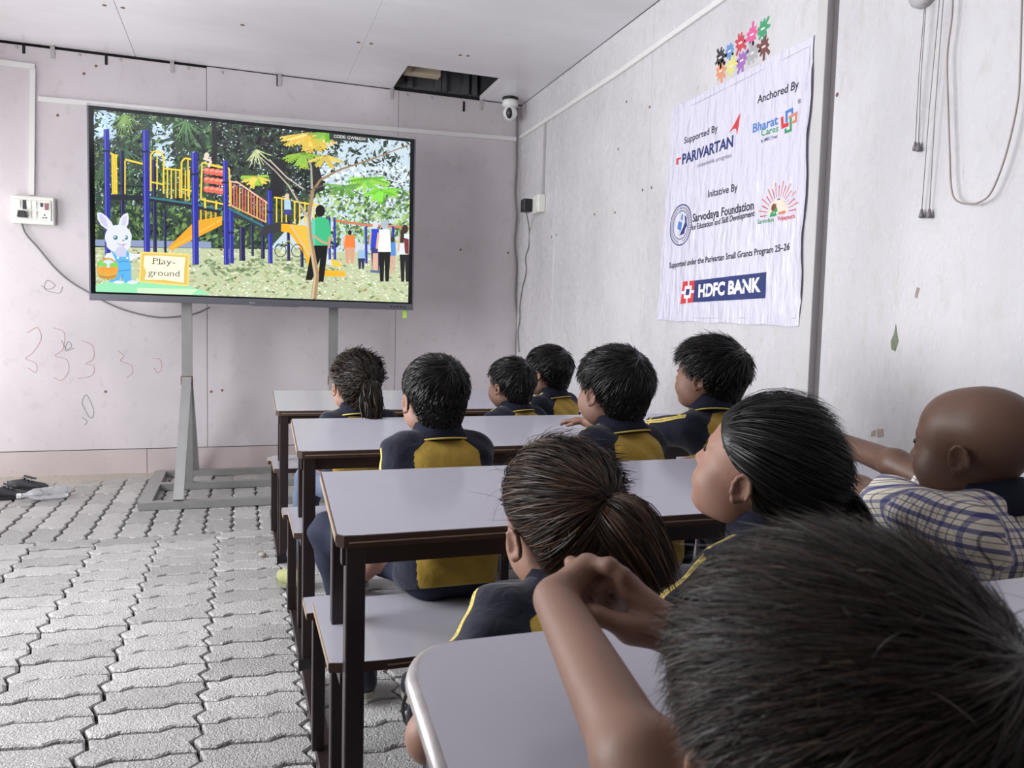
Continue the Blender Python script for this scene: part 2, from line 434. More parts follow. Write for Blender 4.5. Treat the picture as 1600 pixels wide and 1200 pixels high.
for j in range(j0, 80):
    yc = ROW0 + (j + .5) * PH
    if yc - PH / 2 < RY - .15 or yc + PH / 2 > YB: continue
    for i in range(-9, 9):
        xc = -.09 + (i + .5) * PW
        if LX - .1 < xc < WX + .1: cells.append((xc, yc, 0))
YT = [ROW0 + (jj + 1) * PH for jj in range(j0, 80) if ROW0 + (jj + 1) * PH <= YB][-1]
for r in range(6):
    yc = YT + (r + .5) * PW
    for i in range(-16, 17):
        xc = -.03 + (i + .5) * PH + (r % 2) * .0
        if LX - .1 < xc < WX + .1 and yc < WY + .14: cells.append((xc, yc, 1))
def seen(c):
    d = np.array([c[0], c[1], 0]) - CP; z = d @ CF
    if z < .2: return -1
    u, v = 800 + FPX * (d @ CR) / z, 600 - FPX * (d @ CU) / z
    if u < -60 or u > 760 or v > 1290 or (u > 470 and v < 860): return -1
    return 1 / z
order = sorted(cells, key=seen, reverse=True)
rest = MB(); cnt = 0
for c in order:
    k = random.randrange(6); tz = random.uniform(-.0022, .0022); rx, ry = random.uniform(-.012, .012), random.uniform(-.007, .007)
    rz = (pi / 2 if c[2] else 0) + random.uniform(-.012, .012) + (pi if random.random() < 0 else 0)
    if seen(c) > 0 and cnt < 300:
        o = link('paver', PAVERS[k], floor, (c[0], c[1], tz)); o.rotation_euler = (rx, ry, rz); cnt += 1
    else:
        R_ = np.array(Matrix.Rotation(rz, 3, 'Z'))
        rest.add(PAVD[k][0] @ R_.T + np.array([c[0], c[1], tz]), PAVD[k][1])
tag(part('pavers_beyond', rest, M_PAVER, floor), kind='stuff')
# windblown sand along the far wall
vs = []; fs = []
nx, ny = 60, 10
for i in range(nx + 1):
    for j in range(ny + 1):
        x = LX + (1.2 - LX) * i / nx; w = .20 + .10 * sin(x * 5) + .06 * sin(x * 13 + 1)
        yy = WY - .004 - w * (1 - j / ny)
        t = j / ny
        vs.append((x, yy, -.006 + .022 * t * t + .004 * sin(x * 31 + j) * t * random.random()))
for i in range(nx):
    for j in range(ny):
        a = i * (ny + 1) + j; fs.append((a, a + ny + 1, a + ny + 2, a + 1))
M_DUST = mat('pale_sand', rgb(166, 158, 148), .95, var=.25, scale=50, bump=.6, bscale=120)
tag(part('sand_drift', MB().add(vs, fs), M_DUST, None, True), 'pale dusty sand drifted along the foot of the far wall', 'sand', kind='stuff')
# ================================================================== cable trunking, sockets and cords on the walls
def trunk_b(name, pxs, label, w=.028, d=.016):
    Q = [hit(p, 1, WY) for p in pxs]
    mb = MB()
    for a, b in zip(Q[:-1], Q[1:]):
        mb.bar((a[0], WY - d / 2, a[2]), (b[0], WY - d / 2, b[2]), d if abs(a[0] - b[0]) < .1 else d, w, 0, (0, 0, 1) if abs(a[0] - b[0]) > .1 else (1, 0, 0))
    return tag(part(name, mb, M_PVC), label, 'trunking')
trunk_b('cable_trunking', [(-20, 95), (55, 105)], 'short level white cable trunking high at the left edge of the far wall')
trunk_b('cable_trunking', [(52, 108), (50, 305)], 'upright white cable trunking above the cream switchboard on the far wall')
trunk_b('cable_trunking', [(60, 155), (420, 187), (806, 218)], 'long white cable trunking running level above the display')
def trunk_r(pxs, label, w=.026, d=.015, upv=(0, 0, 1), m=None):
    Q = [hit(p, 0, WX) for p in pxs]; mb = MB()
    for a, b in zip(Q[:-1], Q[1:]):
        mb.bar((WX - d / 2, a[1], a[2]), (WX - d / 2, b[1], b[2]), d, w, 0, upv)
    return tag(part('cable_trunking', mb, m or M_PVC), label, 'trunking')
trunk_r([(810, 218), (970, 113), (1140, -7)], 'long white cable trunking running along the top of the right wall')
trunk_r([(853.5, 194), (850, 310)], 'upright grey cable trunking above the small socket box on the right wall', .022, .014, (0, 1, 0), M_PVC_D)

# cream switchboard with switches, socket and the display's plug
a, b = hit((20, 303), 1, WY), hit((88, 350), 1, WY)
x0, x1, z0, z1 = a[0], b[0], b[2] - .012, a[2] - .012
sb = thing('switchboard', 'cream switchboard with rocker switches on the far wall left of the display', 'switchboard', ((x0 + x1) / 2, WY, (z0 + z1) / 2))
W2, H2 = (x1 - x0) / 2, (z1 - z0) / 2
part('box', MB().box((-W2, -.045, -H2), (W2, 0, H2), 0, .006), M_CREAM, sb)
part('plate', MB().box((-W2 * .86, -.052, -H2 * .74), (W2 * .86, -.044, H2 * .74), 0, .003), M_CREAM, sb)
def sw(cx, cz, w, h, m, t=.009, nm='switch'):
    mb = MB().add([(cx - w / 2, -.052, cz - h / 2), (cx + w / 2, -.052, cz - h / 2), (cx + w / 2, -.052, cz + h / 2), (cx - w / 2, -.052, cz + h / 2),
                   (cx - w / 2, -.054, cz - h / 2), (cx + w / 2, -.054, cz - h / 2), (cx + w / 2, -.052 - t, cz + h / 2), (cx - w / 2, -.052 - t, cz + h / 2)],
                  [(0, 3, 2, 1), (4, 5, 6, 7), (0, 1, 5, 4), (1, 2, 6, 5), (2, 3, 7, 6), (3, 0, 4, 7)])
    return part(nm, mb, m, sb)
M_REDL = mat('red_indicator', rgb(120, 30, 34), .25)
for cx, cz in ((-.68, .34), (-.14, .34), (.06, .34), (-.14, -.36), (.06, -.36), (-.30, -.36)):
    sw(cx * W2, cz * H2, .028, .045, M_CREAM)
sw(.42 * W2, .40 * H2, .013, .022, M_BLACK, .006); sw(.65 * W2, .30 * H2, .020, .040, M_REDL, .006, 'indicator')
for dx, dz in ((.55, -.32), (.49, -.52), (.62, -.52)):
    part('socket_hole', MB().lathe([(.0045, 0), (.0045, .0015)], (dx * W2, -.0525, dz * H2), 8, np.array([[1, 0, 0], [0, 0, -1], [0, 1, 0]])), M_BLACK, sb)
pc = thing('power_plug', 'black plug in the cream switchboard with grey cord to the display', 'plug', (x0 + .060, WY - .052, (z0 + z1) / 2 - .03))
part('plug_body', MB().prism([(-.022, -.018), (.022, -.018), (.016, .020), (-.016, .020)], 0, .035, lambda q: (q[0], -q[2], q[1])), M_BLACK, pc)
pts = [(33, 345), (40, 365), (60, 388), (85, 418), (110, 440), (140, 458), (165, 472), (200, 486), (250, 496), (300, 491), (328, 480)]
Q = [hit(p, 1, WY - .02 if p[0] < 130 else WY - .03) for p in pts]
part('cord', MB().tube(smoothpath([np.array(q) for q in Q], 5), .006, 6), M_GREYCORD, pc, True, tuple(-np.array(pc.location)))
part('tape', MB().box((.002, -.004, .032), (.022, .0, .085)), M_BLACK, pc)

# small socket box, black adapter and the loose cables of the corner
q = hit((846, 320), 0, WX)
bx_ = thing('socket_box', 'small cream socket box with grey trunking on the right wall near the corner', 'socket', (WX, q[1], q[2]))
part('box', MB().box((-.05, -.075, -.058), (0, .075, .058), 0, .005), M_CREAM, bx_)
part('plate', MB().box((-.056, -.062, -.046), (-.049, .062, .046), 0, .003), M_CREAM, bx_)
ad = thing('power_adapter', 'black square adapter in the socket box with a thin dangling wire', 'adapter', (WX - .058, q[1] + .045, q[2] - .006))
part('adapter_body', MB().box((-.06, -.03, -.042), (0, .045, .042), 0, .005), M_BLACK, ad)
pts = [(829, 332), (827, 360), (826, 385), (821, 402), (822, 425), (816, 450), (812, 480), (812, 500), (809, 520), (811, 550)]
Q = [hit(p, 0, WX - .006) for p in pts]; Q[0] = np.array([WX - .09, q[1] + .05, q[2] - .04])
part('wire', MB().tube(smoothpath(Q, 4), .004, 6), M_GREYCORD, ad, True, tuple(-np.array(ad.location)))
pts = [(808, 170), (807, 216), (807, 260), (805, 300), (807, 340), (804, 380), (807, 420), (805, 460), (808, 500), (806, 540), (807, 600)]
Q = [hit(p, 1, WY - .012) for p in pts]
tag(part('hanging_cable', MB().tube(smoothpath(Q, 4), .006, 6), M_GREYCORD, None, True), 'grey cable hanging down the corner below the dome camera', 'cable')

# white dome camera under the ceiling
qc = hit((797, 166), 1, 5.30)
sc_ = thing('security_camera', 'white pan and tilt security camera under the ceiling by the corner', 'camera', (qc[0], 5.30, WZ))
M_CAMW = mat('white_gloss_plastic', rgb(232, 232, 232), .2, var=.02)
part('mount', MB().lathe([(.055, 0), (.055, .012), (.03, .016)], (0, 0, 0), 24, np.diag([1, -1, -1])), M_BLACK, sc_, True)
part('base', MB().lathe([(.03, .010), (.052, .020), (.056, .045), (.050, .060), (.03, .066)], (0, 0, 0), 24, np.diag([1, -1, -1])), M_CAMW, sc_, True)
hd = part('head', MB().lathe([(.004, -.052), (.02, -.048), (.037, -.036), (.049, -.016), (.052, 0), (.049, .016), (.037, .036), (.02, .048), (.004, .052)], (0, -.005, -.105), 24), M_CAMW, sc_, True)
fwd = np.array([-.45, -.85, -.25]); fwd /= np.linalg.norm(fwd)
sx = np.cross(fwd, [0, 0, 1.0]); sx /= np.linalg.norm(sx); su = np.cross(sx, fwd); AX = np.stack([sx, su, fwd], 1)
c0 = np.array([0, -.005, -.105]) + fwd * .043
fc = MB().lathe([(.027, -.004), (.027, .006), (.022, .010)], (0, 0, 0), 20)
fc.v = [tuple(c0 + AX @ np.array([v[0] * .8, v[1] * 1.35, v[2]])) for v in fc.v]
part('face', fc, M_BLACK, hd, True)
part('lens', MB().lathe([(.010, 0), (.010, .005), (.004, .007)], tuple(c0 + fwd * .009), 14, AX), mat('lens_glass', rgb(90, 94, 104), .08, var=.02), hd, True)

# round ceiling rose with pull cords, and a loose looped wire on the right wall
q = hit((1447, -2), 0, WX)
rs = thing('pull_cord_fan_box', 'round white wall box with four hanging pull cords at the top right', 'pull cord box', (WX, q[1], q[2] + .02))
part('box', MB().lathe([(.048, 0), (.048, .02), (.038, .034)], (0, 0, 0), 22, np.array([[0, 0, -1], [1, 0, 0], [0, 1, 0]])), M_PVC_D, rs, True)
M_CORD = mat('pull_cord', rgb(146, 138, 140), .6, var=.1)
for i, (pa, pb) in enumerate([((1445, 5), (1430, 228)), ((1447, 5), (1435, 229)), ((1468, 0), (1440, 333)), ((1474, 0), (1452, 333))]):
    A, B = hit(pa, 0, WX - .03), hit(pb, 0, WX - .012)
    o = -np.array(rs.location)
    cd = part('cord', MB().tube([A + o, (A + B) / 2 + o + np.array([-.002, .002, 0]), B + o], .0013, 5), M_CORD, rs, True)
    part('toggle', MB().lathe([(.003, .012), (.006, .0), (.0085, -.012), (.004, -.015)], B + o, 10), mat('grey_toggle', rgb(120, 114, 118), .5), cd, True)
pts = [(1489, -10), (1487, 30), (1480, 90), (1482, 180), (1484, 240), (1486, 290), (1493, 312), (1512, 319), (1532, 315), (1550, 298), (1572, 240), (1590, 160), (1594, 100), (1596, 30), (1597, -12)]
Q = [hit(p, 0, WX - .025) for p in pts]
tag(part('looped_wire', MB().tube(smoothpath(Q, 5), .0026, 7), mat('dusty_wire', rgb(160, 148, 140), .55, var=.12), None, True), 'thin beige wire hanging in a long loop at the upper right', 'wire')

# ================================================================== the printed banner on the right wall
BC = [hit(p, 0, WX) for p in ((1053, 170), (1275, 55), (1250, 510), (1028, 500))]
M_VINYL = mat('glossy_vinyl', rgb(214, 210, 226), .16, var=.02, scale=5, bump=1.0, bscale=20, stretch=(1, 1.4, .35), dist=.02, coat=.6)
def relief(y, z):
    return .0055 + .0012 * sin(y * 21 + z * 5) + .0010 * sin(z * 33 + y * 9) + .0008 * sin(z * 70 - y * 40)
banner = thing('printed_banner', 'large glossy white printed banner with logos taped to the right wall', 'banner', (WX, BC[3][1], BC[3][2]))
BO = np.array(banner.location)
NU, NV = 40, 44
vs = []; fs = []
for i in range(NU + 1):
    for j in range(NV + 1):
        u, v = i / NU, j / NV
        P = (BC[0] * (1 - u) + BC[1] * u) * (1 - v) + (BC[3] * (1 - u) + BC[2] * u) * v
        e = .006 * sin(v * 19 + 1) * (1 if i in (0, NU) else 0) + .004 * sin(u * 25) * (1 if j in (0, NV) else 0)
        vs.append(np.array([WX - relief(P[1], P[2]) - (.006 if i == NU and 4 < j < 40 else 0), P[1] + e, P[2] + e * .6]) - BO)
for i in range(NU):
    for j in range(NV):
        a = i * (NV + 1) + j; fs.append((a, a + 1, a + NV + 2, a + NV + 1))
part('sheet', MB().add(vs, fs), M_VINYL, banner, True)
def wpt(px, d=.0006):
    q = hit(px, 0, WX); return np.array([WX - relief(q[1], q[2]) - d, q[1], q[2]])
def text_mesh(body, bold=0.0):
    cu = bpy.data.curves.new('t', 'FONT'); cu.body = body; cu.size = 1.0; cu.offset = bold; cu.resolution_u = 3
    o = bpy.data.objects.new('t', cu); COL.objects.link(o)
    bpy.context.view_layer.update()
    me = bpy.data.meshes.new_from_object(o.evaluated_get(bpy.context.evaluated_depsgraph_get()))
    V = np.array([v.co[:] for v in me.vertices]); Fc = [tuple(p.vertices) for p in me.polygons]
    bpy.data.objects.remove(o); bpy.data.curves.remove(cu); bpy.data.meshes.remove(me)
    return V, Fc
INK = mat('dark_ink', rgb(44, 42, 56), .35, var=.03); INKN = mat('navy_ink', rgb(38, 52, 110), .3, var=.03)
INKR = mat('red_ink', rgb(206, 62, 66), .3, var=.03); INKB = mat('blue_ink', rgb(72, 124, 190), .3, var=.03)
INKG = mat('green_ink', rgb(60, 150, 96), .3, var=.03); INKO = mat('orange_ink', rgb(206, 128, 92), .3, var=.03)
INKW = mat('white_ink', rgb(236, 232, 240), .3, var=.02); INKGR = mat('grey_ink', rgb(110, 108, 124), .35, var=.03)
def banner_text(body, pa, pb, cap, material, bold=0.0, name='lettering', d=.0008):
    """cap: capital height in photo pixels at the text's left end"""
    V, Fc = text_mesh(body, bold)
    A, B = hit(pa, 0, WX), hit(pb, 0, WX)
    C_ = hit((pa[0], pa[1] - cap), 0, WX); ch = C_[2] - A[2]
    ux = np.array([0, B[1] - A[1], B[2] - A[2]]); w = np.linalg.norm(ux); ux /= w
    x0, x1 = V[:, 0].min(), V[:, 0].max()
    out = []
    for v in V:
        q = A + ux * ((v[0] - x0) / (x1 - x0) * w) + np.array([0, 0, 1.0]) * (v[1] / .70 * ch)
        out.append(np.array([WX - relief(q[1], q[2]) - d, q[1], q[2]]) - BO)
    return part(name, MB().add(out, Fc), material, banner)
def banner_poly(name, pxs, material, d=.0006, sub=6):
    # strip-subdivided polygon so that it follows the sheet
    if len(pxs) != 4:
        return part(name, MB().add([wpt(p, d) - BO for p in pxs], [tuple(range(len(pxs)))]), material, banner)
    A, B, C_, D_ = [np.array(p, float) for p in pxs]; n = 14; vs = []
    for i in range(n + 1):
        for j in range(n + 1):
            u, v = i / n, j / n; vs.append(wpt((A * (1 - u) + B * u) * (1 - v) + (D_ * (1 - u) + C_ * u) * v, d) - BO)
    return part(name, MB().add(vs, [(i * (n + 1) + j, (i + 1) * (n + 1) + j, (i + 1) * (n + 1) + j + 1, i * (n + 1) + j + 1) for i in range(n) for j in range(n)]), material, banner)
banner_text('Supported By', (1071, 225), (1123.6, 205), 10, INK, .012)
banner_text('PARIVARTAN', (1067.6, 257), (1147, 229), 15.5, INKN, .03)
banner_text('sustainable progress', (1091, 262), (1144.6, 245.5), 6.4, INKGR)
banner_text('Anchored By', (1185.4, 162.4), (1249.6, 137.9), 12.5, INK, .015)
banner_text('Bharat', (1178.7, 207.9), (1217.2, 193.9), 13.5, INKB, .02)
banner_text('Cares', (1191.9, 213.5), (1217.2, 205.2), 10.5, INKG, .01)
banner_text('by SMEC Trust', (1191, 223), (1215.8, 215.2), 5, INKN, .01)
banner_text('®', (1249, 163), (1254, 161), 7, INK, 0)
banner_text('Initative By', (1107.8, 308.8), (1154.7, 297.6), 11, INK, .012)
banner_text('Sarvodaya Foundation', (1084.3, 347.2), (1179.3, 327.2), 12.5, INK, .02)
banner_text('for Education and Skill Development', (1082.3, 360), (1180.9, 337.6), 8.5, INK, .02)
banner_text('Supported under the Parivartan Small Grants Program 25–26', (1047, 419), (1236.4, 390.5), 8.4, INK, .022)
banner_poly('blue_box', [(1085.3, 472.5), (1197.6, 466), (1199.7, 425.2), (1087.4, 438.4)], INKN, .0012)
banner_text('HDFC BANK', (1093.1, 464), (1190.5, 454.8), 18.5, INKW, .045, d=.0020)
def box_px(cx, cy, fx, fy):
    return (cx + fx, cy + fy)
# red square emblem with white cross bars and a blue centre
def emb(u, v):
    TL, TR, BR, BL = map(np.array, ((1069, 440), (1087.6, 438.2), (1085.4, 472.7), (1065, 475)))
    return tuple((TL * (1 - u) + TR * u) * (1 - v) + (BL * (1 - u) + BR * u) * v)
def rect(u0, v0, u1, v1): return [emb(u0, v1), emb(u1, v1), emb(u1, v0), emb(u0, v0)]
banner_poly('red_square', rect(0, 0, 1, 1), INKR, .0012)
banner_poly('white_square', rect(.22, .22, .78, .78), INKW, .0016)
banner_poly('white_bar', rect(.44, 0, .56, .3), INKW, .0016); banner_poly('white_bar', rect(.44, .7, .56, 1), INKW, .0016)
banner_poly('white_bar', rect(0, .44, .3, .56), INKW, .0016); banner_poly('white_bar', rect(.7, .44, 1, .56), INKW, .0016)
banner_poly('blue_square', rect(.36, .36, .64, .64), INKN, .0020)
banner_poly('red_hook', [(1059, 258), (1062, 257), (1062, 250), (1066, 249), (1066, 246), (1059, 248)], INKR)
banner_poly('red_arrow', [(1140, 208.5), (1151, 198), (1152.8, 211), (1158.8, 175.8)], INKR)
# four interlocking corners of the cross logo
for m_, P_ in ((INKB, [(1229, 192), (1229, 174), (1241, 168), (1241, 177), (1238, 178.5), (1238, 174.5), (1232.5, 177), (1232.5, 191)]),
               (INKO, [(1234, 182), (1247.5, 174), (1246.5, 191), (1238.5, 194), (1238.5, 190), (1243.5, 188), (1244, 180.5), (1234, 186)]),
               (INKR, [(1222, 202), (1222, 184), (1226, 182), (1226, 194), (1234, 191), (1234, 197)]),
               (INKG, [(1227, 209.5), (1227, 202), (1230.5, 200.5), (1230.5, 204), (1235.5, 202), (1235.5, 185), (1239, 183), (1239, 205)])):
    banner_poly('logo_corner', P_, m_, .0007)
# round seal
sc0 = hit((1065.3, 351.7), 0, WX); rad = hit((1065.3, 319.5), 0, WX)[2] - sc0[2]
def ring(r0, r1, material, a0=0, a1=2 * pi, n=40, name='seal_ring', d=.0007, c=sc0):
    vs = []; fs = []
    for i in range(n + 1):
        w = a0 + (a1 - a0) * i / n
        for r in (r0, r1):
            yy, zz = c[1] - r * cos(w), c[2] + r * sin(w)
            vs.append(np.array([WX - relief(yy, zz) - d, yy, zz]) - BO)
    for i in range(n):
        fs.append((2 * i, 2 * i + 2, 2 * i + 3, 2 * i + 1))
    return part(name, MB().add(vs, fs), material, banner)
ring(rad * .94, rad, INKN); ring(rad * .66, rad * .70, INKN)
for k in range(44):
    w = 2 * pi * k / 44
    if abs(w - 1.5 * pi) > .25: ring(rad * .76, rad * .88, INKGR, w, w + .07, 1, 'seal_letter')
def seal_poly(pts, material, name='seal_figure'):
    vs = []
    for x, z in pts:
        yy, zz = sc0[1] - x * rad, sc0[2] + z * rad
        vs.append(np.array([WX - relief(yy, zz) - .0008, yy, zz]) - BO)
    part(name, MB().add(vs, [tuple(range(len(vs)))]), material, banner)
seal_poly([(-.1, -.5), (.35, -.45), (.42, -.25), (.58, -.1), (.5, .1), (.5, .3), (.3, .45), (.38, .1), (.2, -.2)], INKN)
seal_poly([(-.3, -.15), (.05, -.28), (.12, .1), (-.22, .2)], INKB); seal_poly([(-.02, .3), (.1, .2), (.16, .48), (.02, .52)], INKB)
# sunburst emblem with reading children
s0 = hit((1217, 334), 0, WX); sr = hit((1217, 283), 0, WX)[2] - s0[2]
for k in range(17):
    w = pi * (k + .1) / 16.2
    ring(sr * .52, sr * (.98 if k % 2 else .86), INKO if k % 2 else INKR, w - .022, w + .022, 1, 'sun_ray', c=s0)
ring(0.0, sr * .46, mat('pale_yellow_ink', rgb(228, 214, 196), .3), 0, pi, 20, 'sun_disc', .0006, s0)
for dx, dz, c in ((-.2, .22, rgb(120, 70, 60)), (.02, .34, rgb(60, 50, 56)), (.22, .24, rgb(150, 70, 70))):
    cc = s0 + np.array([0, -dx * sr, dz * sr])
    ring(0.0, sr * .12, mat('emblem_head_%d' % int(c[0] * 999), c, .4), 0, 2 * pi, 12, 'child_head', .0008, cc)
    ring(0.0, sr * .17, INKG if dx < .1 else INKO, 0, pi, 10, 'child_figure', .0007, cc + np.array([0, 0, -.28 * sr]))
banner_text('Sarvodaya', (1185.8, 350.4), (1211, 346), 7, INKG, .01); banner_text('Vidyapeeth', (1217, 345.4), (1243.6, 341), 7, INKR, .01)
# folded hem line and tape at the edges
for pa, pb in (((1057, 178), (1268, 72)), ((1042, 497), (1244, 497)), ((1268, 72), (1244, 497))):
    A, B = wpt(pa, .0005), wpt(pb, .0005)
    part('hem_crease', MB().tube([A + (B - A) * t - BO - np.array([0, 0, 0]) for t in np.linspace(0, 1, 2)], .0009, 4), M_PVC_D, banner)

# ten paint-splash stickers above the banner
SPL = [('black', (1125.5, 90), (60, 58, 62)), ('blue', (1140, 80), (104, 146, 200)), ('red', (1157, 67), (200, 72, 84)), ('pink', (1175, 54), (222, 96, 150)), ('green', (1192, 45), (70, 158, 112)),
       ('orange', (1126, 111), (224, 150, 112)), ('yellow', (1142.5, 103.5), (222, 216, 130)), ('purple', (1159, 94.5), (160, 106, 180)), ('grey', (1175.5, 83), (172, 172, 174)), ('brown', (1193.5, 73), (120, 72, 68))]
for i, (nm, px, c) in enumerate(SPL):
    q = hit(px, 0, WX); r = random.Random(i * 3 + 1); R0 = .037
    pts = []
    na = 9
    for k in range(na):
        w = 2 * pi * k / na + r.uniform(-.12, .12); lr = R0 * r.uniform(.85, 1.45) if nm != 'blue' else R0 * r.uniform(.8, 1.0)
        for dw, rr in ((-.30, R0 * .68), (-.15, lr * .80), (-.17, lr * .93), (0, lr), (.17, lr * .93), (.15, lr * .80)):
            pts.append((cos(w + dw) * rr, sin(w + dw) * rr * 1.05))
    n = len(pts)
    vs = [(-.0004, 0, 0)] + [(-.0004, -a, b) for a, b in pts]
    st = part('splash_sticker', MB().add(vs, [(0, 1 + k, 1 + (k + 1) % n) for k in range(n)]), mat('sticker_' + nm, rgb(*c), .4, var=.06), None, False, (WX, q[1], q[2]))
    tag(st, nm + ' paint splash sticker on the right wall above the printed banner', 'sticker', 'paint splash stickers')
    part('caption', MB().add([(-.0008, .012, -.004), (-.0008, -.012, -.004), (-.0008, -.012, .004), (-.0008, .012, .004)], [(0, 1, 2, 3)]), mat('sticker_caption', rgb(226, 214, 214), .5), st)
# ================================================================== the big display on its steel stand
X0, X1, Z0, Z1 = -.757, 1.000, 1.090, 2.118
tv = thing('interactive_display', 'large flat interactive display showing a playground on a steel stand', 'display', ((X0 + X1) / 2, TVY + .05, Z0))
TO = np.array(tv.location)
def tvbox(lo, hi, bev=0.0): return MB().box(np.array(lo) - TO, np.array(hi) - TO, 0, bev)
M_TVG = mat('grey_bezel', rgb(104, 104, 112), .35, .4, var=.05)
M_TVS = mat('silver_trim', rgb(176, 176, 178), .3, .6, var=.05)
M_GLASSB = mat('black_glass_border', rgb(10, 10, 13), .12, var=.02)
part('rear_housing', tvbox((X0 + .03, TVY + .012, Z0 + .03), (X1 - .03, TVY + .085, Z1 - .03), .01), M_BLACK, tv)
part('side_trim', tvbox((X0, TVY - .006, Z0), (X0 + .008, TVY + .03, Z1)), M_TVG, tv)
part('side_trim', tvbox((X1 - .008, TVY - .006, Z0), (X1, TVY + .03, Z1)), M_TVG, tv)
part('top_trim', tvbox((X0, TVY - .008, Z1 - .008), (X1, TVY + .03, Z1 + .004)), M_TVS, tv)
bar_ = part('lower_bar', tvbox((X0, TVY - .010, Z0), (X1, TVY + .03, Z0 + .036), .002), M_TVG, tv)
part('pen_tray', tvbox((.06, TVY - .026, Z0 - .004), (.32, TVY - .008, Z0 + .006), .002), M_TVG, bar_)
for k in range(5):
    part('button', tvbox((.86 + k * .02, TVY - .013, Z0 + .014), (.868 + k * .02, TVY - .009, Z0 + .022)), M_BLACK, bar_)
part('badge', tvbox((.055, TVY - .0115, Z0 + .010), (.085, TVY - .0095, Z0 + .016)), M_TVS, bar_)
part('glass_border', tvbox((X0 + .008, TVY - .003, Z0 + .036), (X1 - .008, TVY + .012, Z1 - .008)), M_GLASSB, tv)

# the picture on the screen: flat coloured shapes that glow
class Pic:
    def __init__(s): s.v = []; s.f = []; s.c = []; s.k = 0
    def raw(s, pts, col):
        o = len(s.v); y = TVY - .0036 - s.k * 1.2e-6; s.k += 1
        for p in pts:
            s.v.append((min(max(p[0], SX0), SX1), y, min(max(p[1], SZ0), SZ1))); s.c.append(col)
        s.f.append(tuple(range(o, o + len(pts))))
    def poly(s, pxs, c):
        s.raw([(q[0], q[2]) for q in (hit(p, 1, TVY) for p in pxs)], rgb(*c))
    def ell(s, cx, cy, rx, ry, c, n=14, rot=0):
        s.poly([(cx + rx * cos(w) * cos(rot) - ry * sin(w) * sin(rot), cy + rx * cos(w) * sin(rot) + ry * sin(w) * cos(rot)) for w in (2 * pi * k / n for k in range(n))], c)
    def line(s, pts, w, c, w2=None):
        pts = [np.array(p, float) for p in pts]; n = len(pts)
        for i in range(n - 1):
            a, b = pts[i], pts[i + 1]; t = (b - a) / (np.linalg.norm(b - a) + 1e-6); nn = np.array([-t[1], t[0]])
            wa = w if w2 is None else w + (w2 - w) * i / (n - 1); wb = w if w2 is None else w + (w2 - w) * (i + 1) / (n - 1)
            s.poly([a + nn * wa / 2, b + nn * wb / 2, b - nn * wb / 2, a - nn * wa / 2], c)
SX0, SX1, SZ0, SZ1 = -.724, .967, 1.136, 2.092
pic = Pic(); rr = random.Random(3)
def jit(c, a=18): 
    d = rr.uniform(-a, a); return tuple(min(255, max(0, q + d + rr.uniform(-a / 3, a / 3))) for q in c)
pic.raw([(SX0, SZ0), (SX1, SZ0), (SX1, SZ1), (SX0, SZ1)], rgb(196, 214, 226))
pic.poly([(140, 165), (480, 195), (500, 300), (420, 390), (140, 390)], (58, 72, 62))
def leaves(n, box, cols, smin, smax, ang=None, a=18, mask=None):
    for _ in range(n):
        x, y = rr.uniform(box[0], box[2]), rr.uniform(box[1], box[3])
        if mask and not mask(x, y): continue
        l = rr.uniform(smin, smax); w = l * rr.uniform(.25, .5); t = rr.uniform(0, pi) if ang is None else ang + rr.uniform(-.7, .7)
        c, s_ = cos(t), sin(t)
        pic.poly([(x - l * c, y - l * s_), (x - w * s_, y + w * c), (x + l * c, y + l * s_), (x + w * s_, y - w * c)], jit(rr.choice(cols), a))
nfun = lambda x, y: sin(x * .061 + 1.3) * cos(y * .083 + .4) + .6 * sin(x * .13 - y * .11) + .35 * sin(x * .31 + y * .27)
# tree canopy
leaves(900, (140, 160, 650, 400), [(44, 62, 52), (30, 44, 40), (60, 84, 62)], 4, 9, mask=lambda x, y: nfun(x, y) > -.35)
leaves(800, (140, 160, 480, 330), [(36, 50, 44), (58, 80, 60), (78, 104, 74), (24, 34, 34)], 3, 7, mask=lambda x, y: nfun(x, y) > -.7)
leaves(500, (330, 180, 500, 300), [(34, 36, 40), (46, 48, 50), (28, 30, 34)], 4, 9)
leaves(420, (140, 165, 330, 330), [(104, 136, 92), (84, 120, 84), (66, 92, 70)], 3, 7)
leaves(2800, (140, 165, 650, 330), [(206, 226, 240), (222, 236, 246), (150, 176, 176), (120, 146, 130)], .8, 2.6, mask=lambda x, y: nfun(x, y) < -.1 or rr.random() < .16)
leaves(1500, (140, 165, 650, 385), [(96, 124, 92), (58, 78, 62), (132, 154, 110), (36, 46, 42), (78, 100, 80)], .8, 2.6, mask=lambda x, y: nfun(x, y) > -.5)
leaves(60, (140, 175, 180, 215), [(190, 216, 240)], 4, 9); leaves(60, (240, 195, 270, 260), [(196, 218, 238)], 3, 8)
leaves(360, (480, 215, 640, 300), [(70, 84, 70), (92, 104, 92), (50, 60, 54)], 2, 5, mask=lambda x, y: nfun(x * 1.3, y) > -.3)
leaves(380, (500, 260, 645, 350), [(214, 230, 240), (226, 238, 246)], 2, 6)
leaves(260, (560, 270, 645, 350), [(84, 96, 90), (110, 122, 112)], 1.5, 4)
# shrubs and far lawn
leaves(620, (140, 325, 420, 385), [(48, 70, 48), (84, 116, 66), (40, 52, 46), (120, 150, 90)], 3, 7)
leaves(520, (495, 300, 645, 380), [(150, 186, 110), (112, 152, 90), (180, 204, 140), (84, 116, 74)], 3, 7)
pic.poly([(140, 374), (330, 378), (330, 388), (140, 384)], (140, 154, 186))
